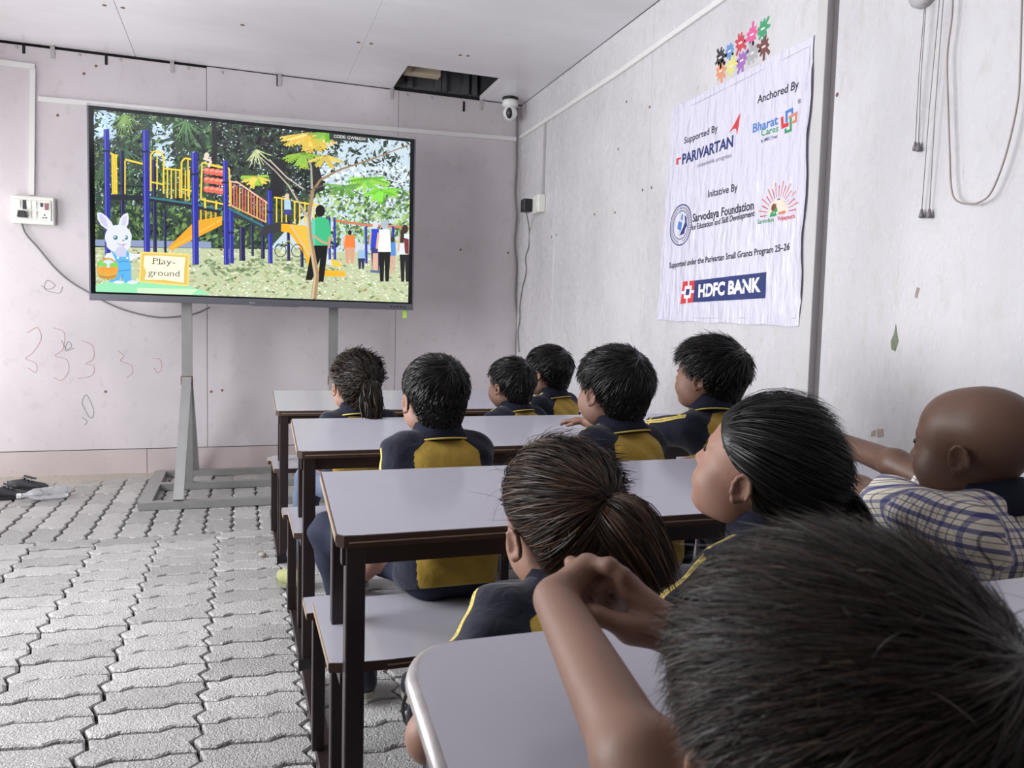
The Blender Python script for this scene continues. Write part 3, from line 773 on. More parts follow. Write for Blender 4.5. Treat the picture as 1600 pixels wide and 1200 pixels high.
# grass with fallen leaves
pic.poly([(140, 386), (300, 388), (420, 390), (650, 398), (650, 480), (140, 470)], (190, 200, 162))
leaves(1700, (145, 388, 640, 476), [(226, 230, 206), (206, 216, 176), (140, 162, 110), (176, 190, 140)], .8, 2.6, .05)
leaves(500, (145, 388, 640, 476), [(196, 208, 160), (150, 170, 116), (214, 218, 186), (128, 148, 98), (184, 180, 140)], 2, 6, 0.05)
leaves(700, (145, 388, 640, 476), [(236, 238, 226), (226, 230, 210)], 1, 3, .05)
leaves(240, (145, 388, 640, 476), [(206, 186, 150), (160, 120, 90), (226, 214, 196), (130, 90, 70)], 1.5, 4, .1)
leaves(150, (300, 405, 520, 430), [(140, 160, 118), (120, 140, 104)], 2, 6, .05)
# palm fronds
for bx, by, n, l, col in ((196, 180, 16, 30, (128, 156, 90)), (290, 190, 16, 34, (92, 128, 88)), (160, 260, 14, 30, (70, 104, 72)), (400, 235, 12, 26, (196, 206, 150)), (196, 235, 14, 32, (74, 100, 76))):
    for k in range(n):
        w = pi * (.15 + .7 * k / n) + rr.uniform(-.1, .1)
        e = (bx + cos(w) * l * rr.uniform(.7, 1.1), by + sin(w) * l * rr.uniform(.8, 1.2))
        pic.line([(bx, by), e], 2.6, jit(col), .6)
# dark trunks
pic.line([(334, 188), (336, 230), (334, 300)], 7, (40, 40, 44)); pic.line([(300, 205), (318, 232), (330, 260)], 4, (44, 44, 48))
pic.line([(500, 300), (492, 260), (480, 230)], 16, (46, 44, 46), 6); pic.line([(430, 310), (438, 250)], 20, (38, 38, 42))
# climbing frame: back posts, railings, decks, roof-less towers
BLU, BLD, YEL, YED, TEA = (44, 48, 150), (34, 34, 74), (240, 206, 70), (222, 172, 50), (62, 122, 136)
def post_(x, y0, y1, w, c=BLU):
    pic.line([(x, y0), (x + (y1 - y0) * .012, y1)], w, c); pic.line([(x - w * .25, y0), (x - w * .25 + (y1 - y0) * .012, y1)], w * .22, tuple(min(255, q + 50) for q in c))
for x, y0, y1, w in ((191, 236, 395, 7), (241, 250, 395, 6), (258, 330, 395, 4), (362, 340, 400, 5), (378, 355, 408, 9), (394, 345, 400, 4), (410, 340, 405, 6), (450, 345, 408, 5), (471, 360, 418, 5)):
    post_(x, y0, y1, w, BLD)
pic.poly([(305, 346), (347, 338), (347, 352), (268, 392), (262, 388)], (240, 166, 44)); pic.line([(347, 343), (266, 389)], 2, (250, 190, 80))
for x in (314, 322, 330, 337): pic.line([(x, 322), (x, 350)], 3, YED)
pic.poly([(163, 305), (228, 306), (300, 318), (345, 326), (345, 334), (300, 326), (228, 314), (163, 312)], (40, 44, 54))
pic.line([(232, 309), (300, 319), (346, 328)], 3, TEA); pic.line([(163, 291), (225, 292)], 2, (30, 40, 46))
for a, b in (((173, 240), (184, 246)), ((196, 250), (224, 257))): pic.line([a, b], 3, YEL)
for x in (176, 179, 182): pic.line([(x, 242), (x + 1, 304)], 2.6, YEL)
pic.line([(196, 252), (196, 304)], 2, YEL)
for x0, x1, t in ((236, 256, 237), (284, 304, 248)):
    pic.line([(x0, t + 62), (x0, t + 6), (x0 + 5, t), (x1 - 4, t + 2), (x1, t + 10), (x1, t + 66)], 2.8, YEL); pic.line([(x0, t + 48), (x1, t + 52)], 2.4, YEL); pic.line([((x0 + x1) / 2, t + 2), ((x0 + x1) / 2, t + 60)], 2, YEL)
pic.line([(256, 264), (284, 267)], 2.4, YEL)
for x in (262, 268, 275, 281): pic.line([(x, 265), (x, 310)], 2, YEL)
for x in (290, 296): pic.line([(x, 266), (x, 314)], 2, YEL)
pic.line([(316, 255), (358, 264), (360, 322), (314, 312), (316, 255)], 2.6, YEL); pic.line([(324, 258), (352, 264)], 2.4, YEL); pic.line([(320, 310), (321, 326)], 3, YEL); pic.line([(338, 314), (338, 328)], 3, YEL)
for y in (268, 282, 296):
    for x in (324, 332, 340, 347): pic.ell(x, y + (x - 324) * .14, 6, 5.4, (226, 110, 90)); pic.ell(x - 1, y - 2 + (x - 324) * .14, 3.4, 2, (244, 160, 140))
pic.ell(323, 244, 4, 5, (250, 210, 190)); pic.line([(318, 248), (330, 252), (326, 262)], 4, (250, 214, 196))
# sloping bridge with red and yellow rails
pic.poly([(357, 326), (410, 352), (414, 358), (360, 338)], (52, 60, 66)); pic.line([(357, 326), (412, 354)], 3, TEA)
pic.line([(358, 284), (372, 286), (418, 318)], 2.4, (244, 190, 170)); pic.line([(358, 320), (416, 348)], 2, (240, 180, 120))
for k in range(13):
    x = 361 + k * 4.5; t = k / 12
    pic.line([(x, 286 + 28 * t), (x, 321 + 26 * t)], 2, (226, 110, 104) if k % 3 else (240, 180, 90))
pic.poly([(388, 314), (404, 316), (404, 342), (388, 334)], (236, 170, 80)) if 0 else None
# front posts
for x, y0, y1, w in ((167, 203, 402, 9), (228, 204, 410, 10), (304, 239, 414, 10), (352, 252, 414, 8), (361, 330, 412, 7), (421, 298, 412, 7)):
    post_(x, y0, y1, w)
    pic.line([(x - w * .7, y0 + 34), (x + w * .7, y0 + 34)], 3, BLD)
# second tower and yellow slide
for x in (432, 440, 447): pic.line([(x, 310), (x, 348)], 2, YEL)
pic.line([(428, 309), (452, 312)], 2.6, YEL); pic.line([(458, 315), (498, 322)], 2.6, YEL)
for x in (460, 468, 476, 484, 490): pic.line([(x, 316), (x, 350)], 2.4, YEL)
pic.ell(448, 308, 3.6, 4.5, (236, 196, 170)); pic.poly([(444, 312), (453, 313), (455, 328), (444, 328)], (176, 206, 226)); pic.poly([(444, 328), (455, 328), (454, 336), (444, 336)], (70, 70, 150))
pic.poly([(414, 352), (440, 348), (440, 360), (400, 372)], (56, 56, 66))
pic.poly([(439, 350), (456, 351), (482, 392), (490, 416), (505, 422), (538, 424), (540, 432), (506, 432), (484, 424), (474, 396), (452, 364), (439, 362)], (244, 178, 44))
pic.poly([(456, 351), (478, 353), (494, 392), (484, 398)], (236, 190, 70)); pic.line([(454, 352), (482, 398), (490, 420)], 2, (206, 196, 180))
pic.poly([(508, 402), (530, 410), (534, 418), (512, 414)], (240, 196, 70)); pic.poly([(508, 396), (516, 400), (518, 416), (508, 412)], (210, 220, 226))
for cx in (438, 464): 
    for k in range(10):
        w = 2 * pi * k / 10; pic.line([(cx + 9 * cos(w), 392 + 10 * sin(w)), (cx + 9 * cos(w + .63), 392 + 10 * sin(w + .63))], 1.3, (60, 64, 70))
pic.line([(438, 390), (450, 376), (464, 392)], 1.6, (150, 156, 80))
# swing frame and bystanders
for x in (514, 522): post_(x, 340, 406, 4)
pic.line([(524, 345), (570, 352), (640, 356)], 3.4, (214, 122, 92))
for x in (571, 613): post_(x, 354, 412, 4)
def person_(x, top, h, shirt, legs, hair, skin=(222, 180, 150), w=10):
    pic.ell(x, top + h * .07, h * .055, h * .075, hair)
    pic.poly([(x - w * .5, top + h * .15), (x + w * .5, top + h * .15), (x + w * .6, top + h * .5), (x - w * .6, top + h * .5)], shirt)
    pic.poly([(x - w * .55, top + h * .5), (x + w * .55, top + h * .5), (x + w * .4, top + h * .96), (x + w * .08, top + h * .96), (x, top + h * .6), (x - w * .08, top + h * .96), (x - w * .4, top + h * .96)], legs)
    pic.line([(x - w * .55, top + h * .2), (x - w * .7, top + h * .45)], w * .2, skin)
person_(546, 360, 54, (236, 130, 64), (214, 160, 130), (40, 34, 34), w=15)
person_(564, 386, 36, (150, 190, 220), (50, 50, 80), (206, 200, 196), w=10)
person_(586, 346, 82, (52, 70, 200), (60, 60, 120), (214, 214, 220), w=13); pic.line([(584, 396), (583, 424)], 4, (222, 176, 150)); pic.line([(588, 396), (588, 424)], 4, (222, 176, 150)); pic.poly([(578, 422), (592, 423), (592, 427), (578, 426)], (90, 110, 150))
person_(613, 370, 60, (90, 140, 206), (210, 170, 150), (60, 50, 50), w=8)
person_(600, 344, 100, (236, 236, 238), (22, 22, 26), (176, 190, 198), w=17); pic.ell(600, 349, 6, 5, (170, 186, 196))
person_(632, 352, 92, (220, 228, 232), (26, 26, 30), (60, 44, 40), w=15); pic.poly([(630, 372), (638, 374), (638, 398), (632, 396)], (120, 54, 50)); pic.line([(628, 360), (627, 380)], 6, (64, 46, 42))
# the man in green and the slim tree in front of him
pic.poly([(489, 382), (512, 384), (509, 410), (505, 441), (496, 440), (500, 404), (487, 438), (477, 438), (484, 402)], (18, 18, 20))
pic.poly([(488, 344), (496, 340), (506, 340), (514, 346), (517, 368), (512, 384), (488, 384), (485, 366)], (64, 186, 130)); pic.poly([(486, 346), (492, 342), (492, 384), (488, 384)], (96, 204, 180))
pic.ell(500, 330, 7.5, 9.5, (24, 22, 24)); pic.line([(489, 368), (502, 378), (511, 381)], 3.4, (206, 156, 128)); pic.line([(515, 370), (513, 388)], 3.6, (206, 156, 128))
TRK = (166, 136, 100)
pic.line([(490, 466), (494, 430), (489, 400), (484, 370), (482, 340), (486, 316), (488, 298)], 9, TRK, 5)
pic.line([(488, 466), (492, 430), (487, 400), (482, 370), (480, 340)], 3, (206, 186, 150))
pic.line([(488, 300), (500, 282), (530, 266), (580, 250), (640, 226)], 4.2, (158, 126, 92), 1.6); pic.line([(487, 296), (486, 262), (478, 236), (471, 205)], 3.4, (170, 170, 160), 1.5)
pic.line([(480, 340), (466, 316), (450, 290), (430, 268), (397, 238)], 3.2, (186, 172, 158), 1.4); pic.line([(474, 296), (448, 278), (420, 250)], 2.2, (196, 186, 176)); pic.line([(490, 296), (510, 288), (545, 296), (572, 308)], 2.6, (90, 84, 80), 1.2)
# feathery crowns of the slim tree
for cx, cy, n, l, cols in ((482, 222, 42, 34, [(228, 200, 84), (216, 190, 70), (240, 214, 120), (228, 170, 80)]), (474, 250, 18, 26, [(168, 196, 76), (140, 186, 66)]), (510, 214, 14, 18, [(120, 184, 66), (150, 196, 80)]), (508, 252, 12, 22, [(216, 196, 96)]),
                           (572, 290, 26, 28, [(140, 204, 72), (110, 186, 66), (160, 220, 90)]), (596, 306, 18, 24, [(120, 206, 60), (146, 224, 80)]), (535, 300, 14, 22, [(96, 150, 70), (120, 170, 80)]), (400, 284, 16, 20, [(150, 190, 70), (226, 206, 90)])):
    for k in range(n):
        w = rr.uniform(.05, pi - .05) if cy < 260 else rr.uniform(-.3, pi + .3); L_ = l * rr.uniform(.5, 1.05)
        ex, ey = cx + cos(w) * L_ * 1.25, cy - l * .35 + sin(w) * L_ * .8
        col = jit(rr.choice(cols), 14)
        pic.line([(cx, cy - l * .4), (ex, ey)], 1.6, tuple(q * .8 for q in col))
        for t in np.linspace(.25, 1, 6):
            x, y = cx + (ex - cx) * t, cy - l * .4 + (ey - cy + l * .4) * t
            pic.line([(x - 3.4, y + 2.8), (x, y), (x + 3.4, y + 2.8)], 2.2, col)
# caption chip, clip-art rabbit and the sign board
pic.poly([(514, 208), (574, 214), (574, 224), (514, 219)], (52, 56, 54))
pic.poly([(150, 446), (170, 440), (230, 440), (300, 448), (330, 460), (310, 468), (150, 460)], (150, 226, 178)); pic.poly([(215, 450), (310, 452), (300, 464), (215, 460)], (206, 240, 196))
RAB, RSH = (222, 226, 244), (198, 200, 226)
def rb(x, y): return (140 + x / 8, 320 + y / 8)
pic.poly([rb(*p) for p in ((98, 105), (150, 100), (220, 150), (280, 220), (310, 285), (235, 320), (150, 260), (110, 190))], RAB); pic.poly([rb(*p) for p in ((120, 130), (160, 125), (215, 190), (235, 290), (190, 270), (140, 210))], (200, 196, 226))
pic.poly([rb(*p) for p in ((365, 270), (385, 180), (430, 125), (480, 105), (495, 160), (490, 240), (460, 300))], RAB); pic.poly([rb(*p) for p in ((400, 250), (420, 170), (470, 130), (470, 220), (440, 280))], (206, 202, 230))
pic.ell(140 + 365 / 8, 320 + 410 / 8, 21, 19.5, RAB, 20); pic.ell(140 + 370 / 8, 320 + 500 / 8, 19, 12, RAB, 18); pic.ell(140 + 400 / 8, 320 + 600 / 8, 9, 10, RSH)
for x in (330, 465): pic.ell(140 + x / 8, 320 + 415 / 8, 3.6 if x < 400 else 2.6, 3.6, (70, 120, 130)); pic.ell(140 + x / 8 - .8, 320 + 408 / 8, 1.2, 1.2, (240, 250, 250))
pic.poly([rb(*p) for p in ((405, 445), (450, 440), (430, 465))], (150, 140, 160)); pic.line([rb(350, 485), rb(390, 505), rb(425, 500), rb(470, 490)], 1.0, (150, 140, 170)); pic.ell(140 + 428 / 8, 320 + 512 / 8, 2, 1.5, (230, 160, 170))
pic.poly([rb(*p) for p in ((190, 660), (220, 610), (290, 600), (335, 650), (320, 700), (230, 690))], RAB); pic.poly([rb(*p) for p in ((495, 600), (560, 620), (640, 615), (650, 650), (560, 680), (510, 705))], RAB)
OV = (92, 176, 232)
pic.poly([rb(*p) for p in ((270, 575), (310, 600), (350, 650), (460, 655), (465, 580), (500, 600), (500, 680), (525, 760), (525, 860), (530, 950), (450, 980), (400, 900), (370, 960), (250, 970), (300, 860), (330, 760), (330, 690))], OV)
pic.line([rb(355, 830), rb(430, 825), rb(510, 815)], 1.2, (60, 130, 196)); pic.line([rb(420, 870), rb(405, 960)], 1.2, (60, 130, 196)); pic.line([rb(370, 720), rb(430, 705), rb(490, 715)], 1.0, (60, 130, 196))
pic.ell(140 + 360 / 8, 320 + 665 / 8, 1.8, 1.8, (226, 236, 250)); pic.ell(140 + 475 / 8, 320 + 668 / 8, 1.8, 1.8, (226, 236, 250))
pic.ell(140 + 370 / 8, 320 + 970 / 8, 8, 2.6, RAB); pic.ell(140 + 540 / 8, 320 + 970 / 8, 8, 2.8, RAB)
bk = [(rb(230 + 125 * cos(w), 800 - 125 * sin(w))) for w in np.linspace(0, pi, 12)]
pic.ell(140 + 240 / 8, 320 + 740 / 8, 9, 6, (210, 220, 246)); pic.line(bk, 2.6, (206, 158, 60))
for x, y in ((140, 740), (190, 760), (290, 760), (330, 760)): pic.ell(140 + x / 8, 320 + y / 8, 4.5, 4, (126, 206, 92))
pic.poly([rb(*p) for p in ((95, 810), (360, 810), (350, 890), (310, 935), (160, 930), (115, 890))], (206, 158, 64))
for x, y in ((140, 815), (190, 800), (240, 820), (290, 805), (330, 815), (215, 845), (270, 845)): pic.ell(140 + x / 8, 320 + y / 8, 4.6, 4, jit((248, 160, 60), 8))
pic.line([rb(100, 850), rb(230, 885), rb(355, 850)], 3, (214, 170, 76)); pic.line([rb(120, 890), rb(230, 915), rb(340, 890)], 1.4, (170, 120, 50))
pic.poly([rb(*p) for p in ((640, 590), (950, 600), (1255, 620), (1240, 1020), (930, 1000), (620, 965))], (238, 214, 124)); pic.poly([rb(*p) for p in ((660, 610), (1235, 640), (1222, 1000), (640, 950))], (224, 192, 96))
pic.poly([rb(*p) for p in ((690, 640), (900, 640), (1200, 660), (1185, 800), (1180, 975), (930, 940), (690, 940), (715, 850), (680, 760))], (252, 246, 214))
_n = 0
def pic_text(body, pa, pb, cap, col, bold=0.0, serif=False, tall=1.0):
    V, Fc = text_mesh(body, bold)
    A, B = hit(pa, 1, TVY), hit(pb, 1, TVY); C_ = hit((pa[0], pa[1] - cap), 1, TVY); ch = C_[2] - A[2]
    ux = np.array([B[0] - A[0], B[2] - A[2]]); w = np.linalg.norm(ux); ux /= w; up = np.array([-ux[1], ux[0]])
    x0, x1 = V[:, 0].min(), V[:, 0].max(); y = TVY - .0036 - (pic.k + 2) * 1.2e-6; pic.k += 4; o = len(pic.v)
    for v in V:
        q = np.array([A[0], A[2]]) + ux * ((v[0] - x0) / (x1 - x0) * w) + up * (v[1] / .70 * ch)
        pic.v.append((q[0], y, q[1])); pic.c.append(rgb(*col))
    pic.f += [tuple(i + o for i in f) for f in Fc]
pic_text('Play-', rb(795, 735), rb(1072, 755), 9.0, (56, 54, 50), -.004)
pic_text('ground', rb(738, 885), rb(1128, 900), 9.6, (56, 54, 50), -.004)
for a, b in ((790, 722), (862, 738), (885, 738)): pic.line([rb(a - 12, 738 + (a - 795) * .06), rb(a + 30, 740 + (a - 795) * .06)], .9, (56, 54, 50))
pic_text('CODE: GW96GW', (521, 216), (571, 221), 4.6, (240, 242, 244), .0)
me = bpy.data.meshes.new('screen'); me.from_pydata([tuple(np.array(v) - TO) for v in pic.v], [], pic.f)
at_ = me.color_attributes.new('ink', 'FLOAT_COLOR', 'POINT'); at_.data.foreach_set('color', np.array(pic.c, dtype=np.float32).ravel())
ma = bpy.data.materials.new('screen_picture'); ma.use_nodes = True
nt = ma.node_tree; pr = nt.nodes['Principled BSDF']; pr.inputs['Base Color'].default_value = (.01, .01, .01, 1); pr.inputs['Roughness'].default_value = .15
vc = nt.nodes.new('ShaderNodeVertexColor'); vc.layer_name = 'ink'; nt.links.new(vc.outputs[0], pr.inputs['Emission Color']); pr.inputs['Emission Strength'].default_value = .93
me.materials.append(ma)
scr = link('screen', me, tv); scr['label'] = 'glowing playground photo with a cartoon rabbit and a Play-ground sign'

# steel stand
std = thing('display_stand', 'bare galvanised steel floor stand carrying the large display', 'stand', (.12, 4.9, 0))
SO = np.array(std.location)
def sbar(name, a, b, w=.05, h=.05, up=(0, 0, 1)):
    return part(name, MB().bar(np.array(a) - SO, np.array(b) - SO, w, h, 0, up), M_GALV, std)
pl, pr_ = hit((292, 540), 1, 4.86)[0], hit((520.5, 530), 1, 4.86)[0]
sl = hit((214, 797), 2, .02)[0]; srx = pl + pr_ - sl
FY, MY, BY = 4.43, 4.93, 5.34
sbar('front_rail', (sl, FY, .022), (srx, FY, .022), .05, .04); sbar('middle_rail', (sl + .03, MY, .022), (srx - .03, MY, .022), .05, .04); sbar('back_rail', (sl, BY, .022), (srx, BY, .022), .05, .04)
for x in (sl + .025, srx - .025): sbar('side_rail', (x, FY + .02, .024), (x, BY, .024), .07, .035)
for x in (pl, pr_):
    sbar('upright', (x, 4.87, .64), (x, 4.87, 1.9), .055, .05, (0, 1, 0)); sbar('front_strut', (x - .02, FY, .04), (x, 4.85, .66), .05, .04, (0, 1, 0))
    sbar('lower_upright', (x + .005, MY, .04), (x, 4.88, .66), .045, .04, (0, 1, 0)); sbar('back_strut', (x + .02, BY, .04), (x + .005, 4.89, .66), .045, .04, (0, 1, 0))
    part('joint_plate', MB().box(np.array((x - .032, 4.838, .625)) - SO, np.array((x + .032, 4.848, .675)) - SO), M_RUST, std)
    for z in (1.13, 1.6): part('bolt', MB().lathe([(.007, 0), (.007, .006)], np.array((x, 4.845, z)) - SO, 8, np.array([[1, 0, 0], [0, 0, -1], [0, 1, 0]])), M_TVS, std)
sbar('mount_rail', (pl - .05, 4.825, 1.75), (pr_ + .05, 4.825, 1.75), .03, .06); sbar('mount_rail', (pl - .05, 4.825, 1.40), (pr_ + .05, 4.825, 1.40), .03, .06)
q = hit((632, 495), 1, TVY + .02)
tag(part('pen_ribbon', MB().box((q[0] - .012, TVY + .01, Z0 - .05), (q[0] + .012, TVY + .016, Z0), 0, .001), mat('lime_ribbon', rgb(176, 214, 90), .5)), 'small lime green tag hanging under the right end of the display', 'tag')

# ================================================================== school desks with attached benches
def desk(label, x0, x1, y0, rounded=False, name='school_desk'):
    d = thing(name, label, 'desk', (x0, y0, 0), 'school desks in a row')
    W = x1 - x0; ZN, ZF, DP = .636, .695, .292; tt = .022
    def top_pt(q):                                   # slope of the writing top
        x, y, z = q; return (x, y, ZN + (ZF - ZN) * y / DP + z)
    c = .026
    if rounded:
        ol = [(.02, 0), (W, 0), (W, DP)] + [(.05 - .05 * sin(a), DP - .05 + .05 * cos(a)) for a in np.linspace(0, pi / 2, 8)] + [(0, .02)]
    else:
        ol = [(c + .016, 0), (W - c, 0), (W, c * .6), (W, DP), (0, DP), (0, .01), (.012, .002)]
    mb = MB().prism(ol, -tt, -.0012, top_pt, 0)
    n = len(ol)
    t = part('table_top', mb, [M_PLY], d)
    ins = [(x + (.0016 if x < W / 2 else -.0016), y + (.0016 if y < DP / 2 else -.0016)) for x, y in ol]
    part('laminate', MB().prism(ins, -.0012, 0, top_pt, 0), M_LAM, t)
    if not rounded:
        part('ply_layer', MB().bar(top_pt((.02, -.0008, -.012)), top_pt((W - .02, -.0008, -.012)), .0018, .0022), M_PLYL, t)
        part('edge_strip', MB().bar(top_pt((-.0008, .012, -.010)), top_pt((-.0008, DP - .004, -.010)), .0022, .013), M_PLYL, t)  # pale strip paints the light catching the left edge
    else:
        part('edge_strip', MB().tube([top_pt((x, y, -.010)) for x, y in ol[3:]], .0095, 8), mat('worn_edge_band', rgb(168, 162, 160), .35, .3, var=.3, scale=60), t, True)
    part('apron', MB().box((.01, .012, ZN - .055), (W - .01, .034, ZN - tt + .004)), M_LEG, d)
    part('apron', MB().box((.01, DP - .05, ZF - .06), (W - .01, DP - .03, ZF - tt - .004)), M_LEG, d)
    lw_ = .034
    for xa in (.004, W - .004 - lw_):
        part('leg', MB().box((xa + .012, .004, .028), (xa + .012 + lw_, .004 + lw_, ZN - tt + .001), 0, .002), M_LEG, d)
        part('leg', MB().box((xa + .016, .250, .028), (xa + .016 + lw_, .250 + lw_, ZF - tt - .006), 0, .002), M_LEG, d)
        part('leg', MB().box((xa - .006, .42, .028), (xa + .022, .448, .352), 0, .002), M_LEG, d)
        part('runner', MB().box((xa + .004, 0, 0), (xa + .040, .86, .028), 0, .002), M_LEG, d)
        part('seat_bearer', MB().box((xa + .010, .06, .345), (xa + .032, .44, .366), 0, .001), M_LEG, d)
        part('foot_pad', MB().box((xa + .002, -.004, 0), (xa + .046, .03, .032)), M_BLACK, d)
    if rounded is False:
        part('stay', MB().box((W * .55, .40, .05), (W * .55 + .03, .43, .352)), M_LEG, d)
    # seat: a wide plank and a narrower lower one in front of it
    so = [(.10, .055), (W - .02, .055), (W - .002, .08), (W - .002, .40), (-.004, .40), (-.004, .07), (.03, .061)]
    s = part('seat_plank', MB().prism(so, .366, .3842, None, 0), M_PLY, d)
    part('laminate', MB().prism([(x, y) for x, y in so], .3842, .3854, None, 0), M_LAM, s)
    part('edge_strip', MB().box((-.0055, .072, .370), (-.0035, .398, .382)), M_PLYL, s)  # lit left edge of the seat, put in as pale colour
    part('ply_layer', MB().box((.10, .0535, .374), (W - .03, .0552, .3765)), M_PLYL, s)
    s2 = part('seat_plank', MB().prism([(-.018, .384), (W - .03, .384), (W - .03, .488), (-.018, .488)], .348, .364, None, 0), M_PLY, d)
    part('laminate', MB().box((-.018, .384, .364), (W - .03, .488, .3652)), M_LAM, s2)
    part('edge_strip', MB().box((-.0195, .386, .351), (-.0175, .486, .362)), M_PLYL, s2)  # same painted edge light on the lower plank
    return d
desk('frontmost school desk with lavender top, nearest the display', .142, 1.50, 3.32)
desk('lavender topped school desk, second from the display', .156, 1.52, 2.26)
desk('lavender topped school desk, third from the display, with scuffed bench', .158, 1.55, 1.336)
desk('nearest school desk with a rounded corner and bare forearms resting on it', .150, 1.56, .425, True)
desk('school desk behind the boy in the foreground', .02, 1.45, -.215, False)

# ================================================================== shoes and a bottle by the far wall
def shoe_loft(L, Wd, H, up=1.0):
    """hollow lace-up shoe lofted along its length (heel at 0, toe at L)"""
    secs = [(0.0, .62, .80), (.05, .80, .92), (.2, .82, .98), (.36, .80, 1.0), (.5, .90, .78), (.65, 1.0, .62), (.8, .96, .52), (.92, .72, .42), (1.0, .25, .25)]
    mb = MB(); rings = []; n = 14
    for t, w, h in secs:
        ring_ = []
        for k in range(n):
            a = 2 * pi * k / n; x = cos(a); z = sin(a)
            sq = abs(x) ** .7 * (1 if x > 0 else -1)
            ring_.append((sq * Wd / 2 * w * (1 if z < .2 else 1 - .25 * z), t * L, H * h * (.5 + .5 * z)))
        rings += ring_
    k = len(secs)
    fs = [(i * n + j, i * n + (j + 1) % n, (i + 1) * n + (j + 1) % n, (i + 1) * n + j) for i in range(k - 1) for j in range(n)]
    fs = [f for f in fs if not (n // 8 < f[0] % n < n // 2 - 1 and f[0] // n < 3)]
    fs += [tuple(range(n)), tuple((k - 1) * n + j for j in range(n))[::-1]]
    return mb.add(rings, fs)
M_SHOE = mat('dusty_black_leather', rgb(52, 53, 58), .5, var=.3, scale=30, bump=.2)
M_SOLE = mat('dark_rubber_sole', rgb(40, 38, 38), .8)
def old_shoe(px, rz, label, L=.20):
    q = hit(px, 2, 0)
    s = thing('shoe', label, 'shoe', (q[0], q[1], .004), 'pair of black shoes by the far wall', rz)
    part('upper', shoe_loft(L, .085, .075), M_SHOE, s, True)
    part('sole', MB().prism([(x * .047, t * L) for t, x in ((-.02, -.5), (.0, -.85), (.2, -.92), (.6, -1.05), (.85, -.95), (1.0, -.4), (1.0, .4), (.85, .95), (.6, 1.05), (.2, .92), (0, .85), (-.02, .5))], 0, .014), M_SOLE, s)
    part('tongue', MB().prism([(-.02, .05), (.02, .05), (.022, .11), (-.022, .11)], 0, .004, lambda p: (p[0], p[1] + .03, .080 - (p[1] - .05) * .35 + p[2])), M_SHOE, s)
    for k in range(3): part('lace', MB().tube([(-.022, .078 + k * .018, .068 - k * .007), (0, .08 + k * .018, .076 - k * .007), (.022, .078 + k * .018, .068 - k * .007)], .0025, 5), mat('pale_lace', rgb(180, 180, 184), .7), s, True)
old_shoe((12, 768), -1.45, 'black lace-up shoe lying beside the clear bottle at the far wall')
old_shoe((-22, 782), -1.35, 'black shoe cut off by the left edge, in front of the other shoe')
q = hit((78, 772), 2, .03)
bt = thing('plastic_bottle', 'crumpled clear plastic bottle lying on the pavers by the shoes', 'bottle', (q[0], q[1], .036), rotz=.35)
M_CLEAR = mat('clear_plastic', rgb(236, 240, 244), .12, var=.02, trans=.75, bump=.5, bscale=40, dist=.006)
R90 = np.array([[0, 0, 1.0], [0, 1, 0], [-1.0, 0, 0]])
part('bottle_body', MB().lathe([(.012, -.135), (.013, -.115), (.018, -.105), (.032, -.075), (.034, -.05), (.032, -.04), (.034, -.03), (.034, 0), (.032, .01), (.034, .02), (.034, .07), (.030, .082), (.012, .078)], (0, 0, 0), 18, R90), M_CLEAR, bt, True)
part('cap', MB().lathe([(.0145, -.155), (.0145, -.135)], (0, 0, 0), 14, R90), M_CAMW, bt)
q = hit((410, 870), 2, 0)
tag(part('pebble', MB().lathe([(.004, 0), (.016, .006), (.014, .014), (.004, .018)], (0, 0, 0), 8), M_DUST, None, True, (q[0], q[1], 0)), 'small pale pebble on the pavers beside the front desk', 'pebble')
# ================================================================== smooth bodies: blended solids turned into one surface
def unit(v):
    v = np.array(v, float); return v / (np.linalg.norm(v) + 1e-12)
class Ell:
    def __init__(s, c, r, rot=None, k=.012, sub=False):
        s.c = np.array(c, float); s.r = np.array(r, float); s.R = np.eye(3) if rot is None else np.array(rot, float); s.k = k; s.sub = sub
        e = np.sqrt(((s.R * s.r) ** 2).sum(1)); s.lo = s.c - e; s.hi = s.c + e
    def d(s, x, y, z):
        x, y, z = x - s.c[0], y - s.c[1], z - s.c[2]; R = s.R; r = s.r
        a = (R[0, 0] * x + R[1, 0] * y + R[2, 0] * z) / r[0]; b = (R[0, 1] * x + R[1, 1] * y + R[2, 1] * z) / r[1]; c = (R[0, 2] * x + R[1, 2] * y + R[2, 2] * z) / r[2]
        k0 = np.sqrt(a * a + b * b + c * c); k1 = np.sqrt((a / r[0]) ** 2 + (b / r[1]) ** 2 + (c / r[2]) ** 2) + 1e-9
        return k0 * (k0 - 1) / k1
class Cone:
    """tapered capsule; cut=(point, normal) trims it flat"""
    def __init__(s, a, b, ra, rb, k=.012, cut=None, sub=False):
        s.a = np.array(a, float); s.b = np.array(b, float); s.ra, s.rb = ra, rb; s.k = k; s.cut = cut; s.sub = sub
        m_ = max(ra, rb); s.lo = np.minimum(s.a, s.b) - m_; s.hi = np.maximum(s.a, s.b) + m_
    def d(s, x, y, z):
        ab = s.b - s.a; l2 = ab @ ab + 1e-12
        t = np.clip(((x - s.a[0]) * ab[0] + (y - s.a[1]) * ab[1] + (z - s.a[2]) * ab[2]) / l2, 0, 1)
        q = np.sqrt((x - s.a[0] - t * ab[0]) ** 2 + (y - s.a[1] - t * ab[1]) ** 2 + (z - s.a[2] - t * ab[2]) ** 2) - (s.ra + (s.rb - s.ra) * t)
        if s.cut is not None:
            p, n = s.cut; q = np.maximum(q, (x - p[0]) * n[0] + (y - p[1]) * n[1] + (z - p[2]) * n[2])
        return q
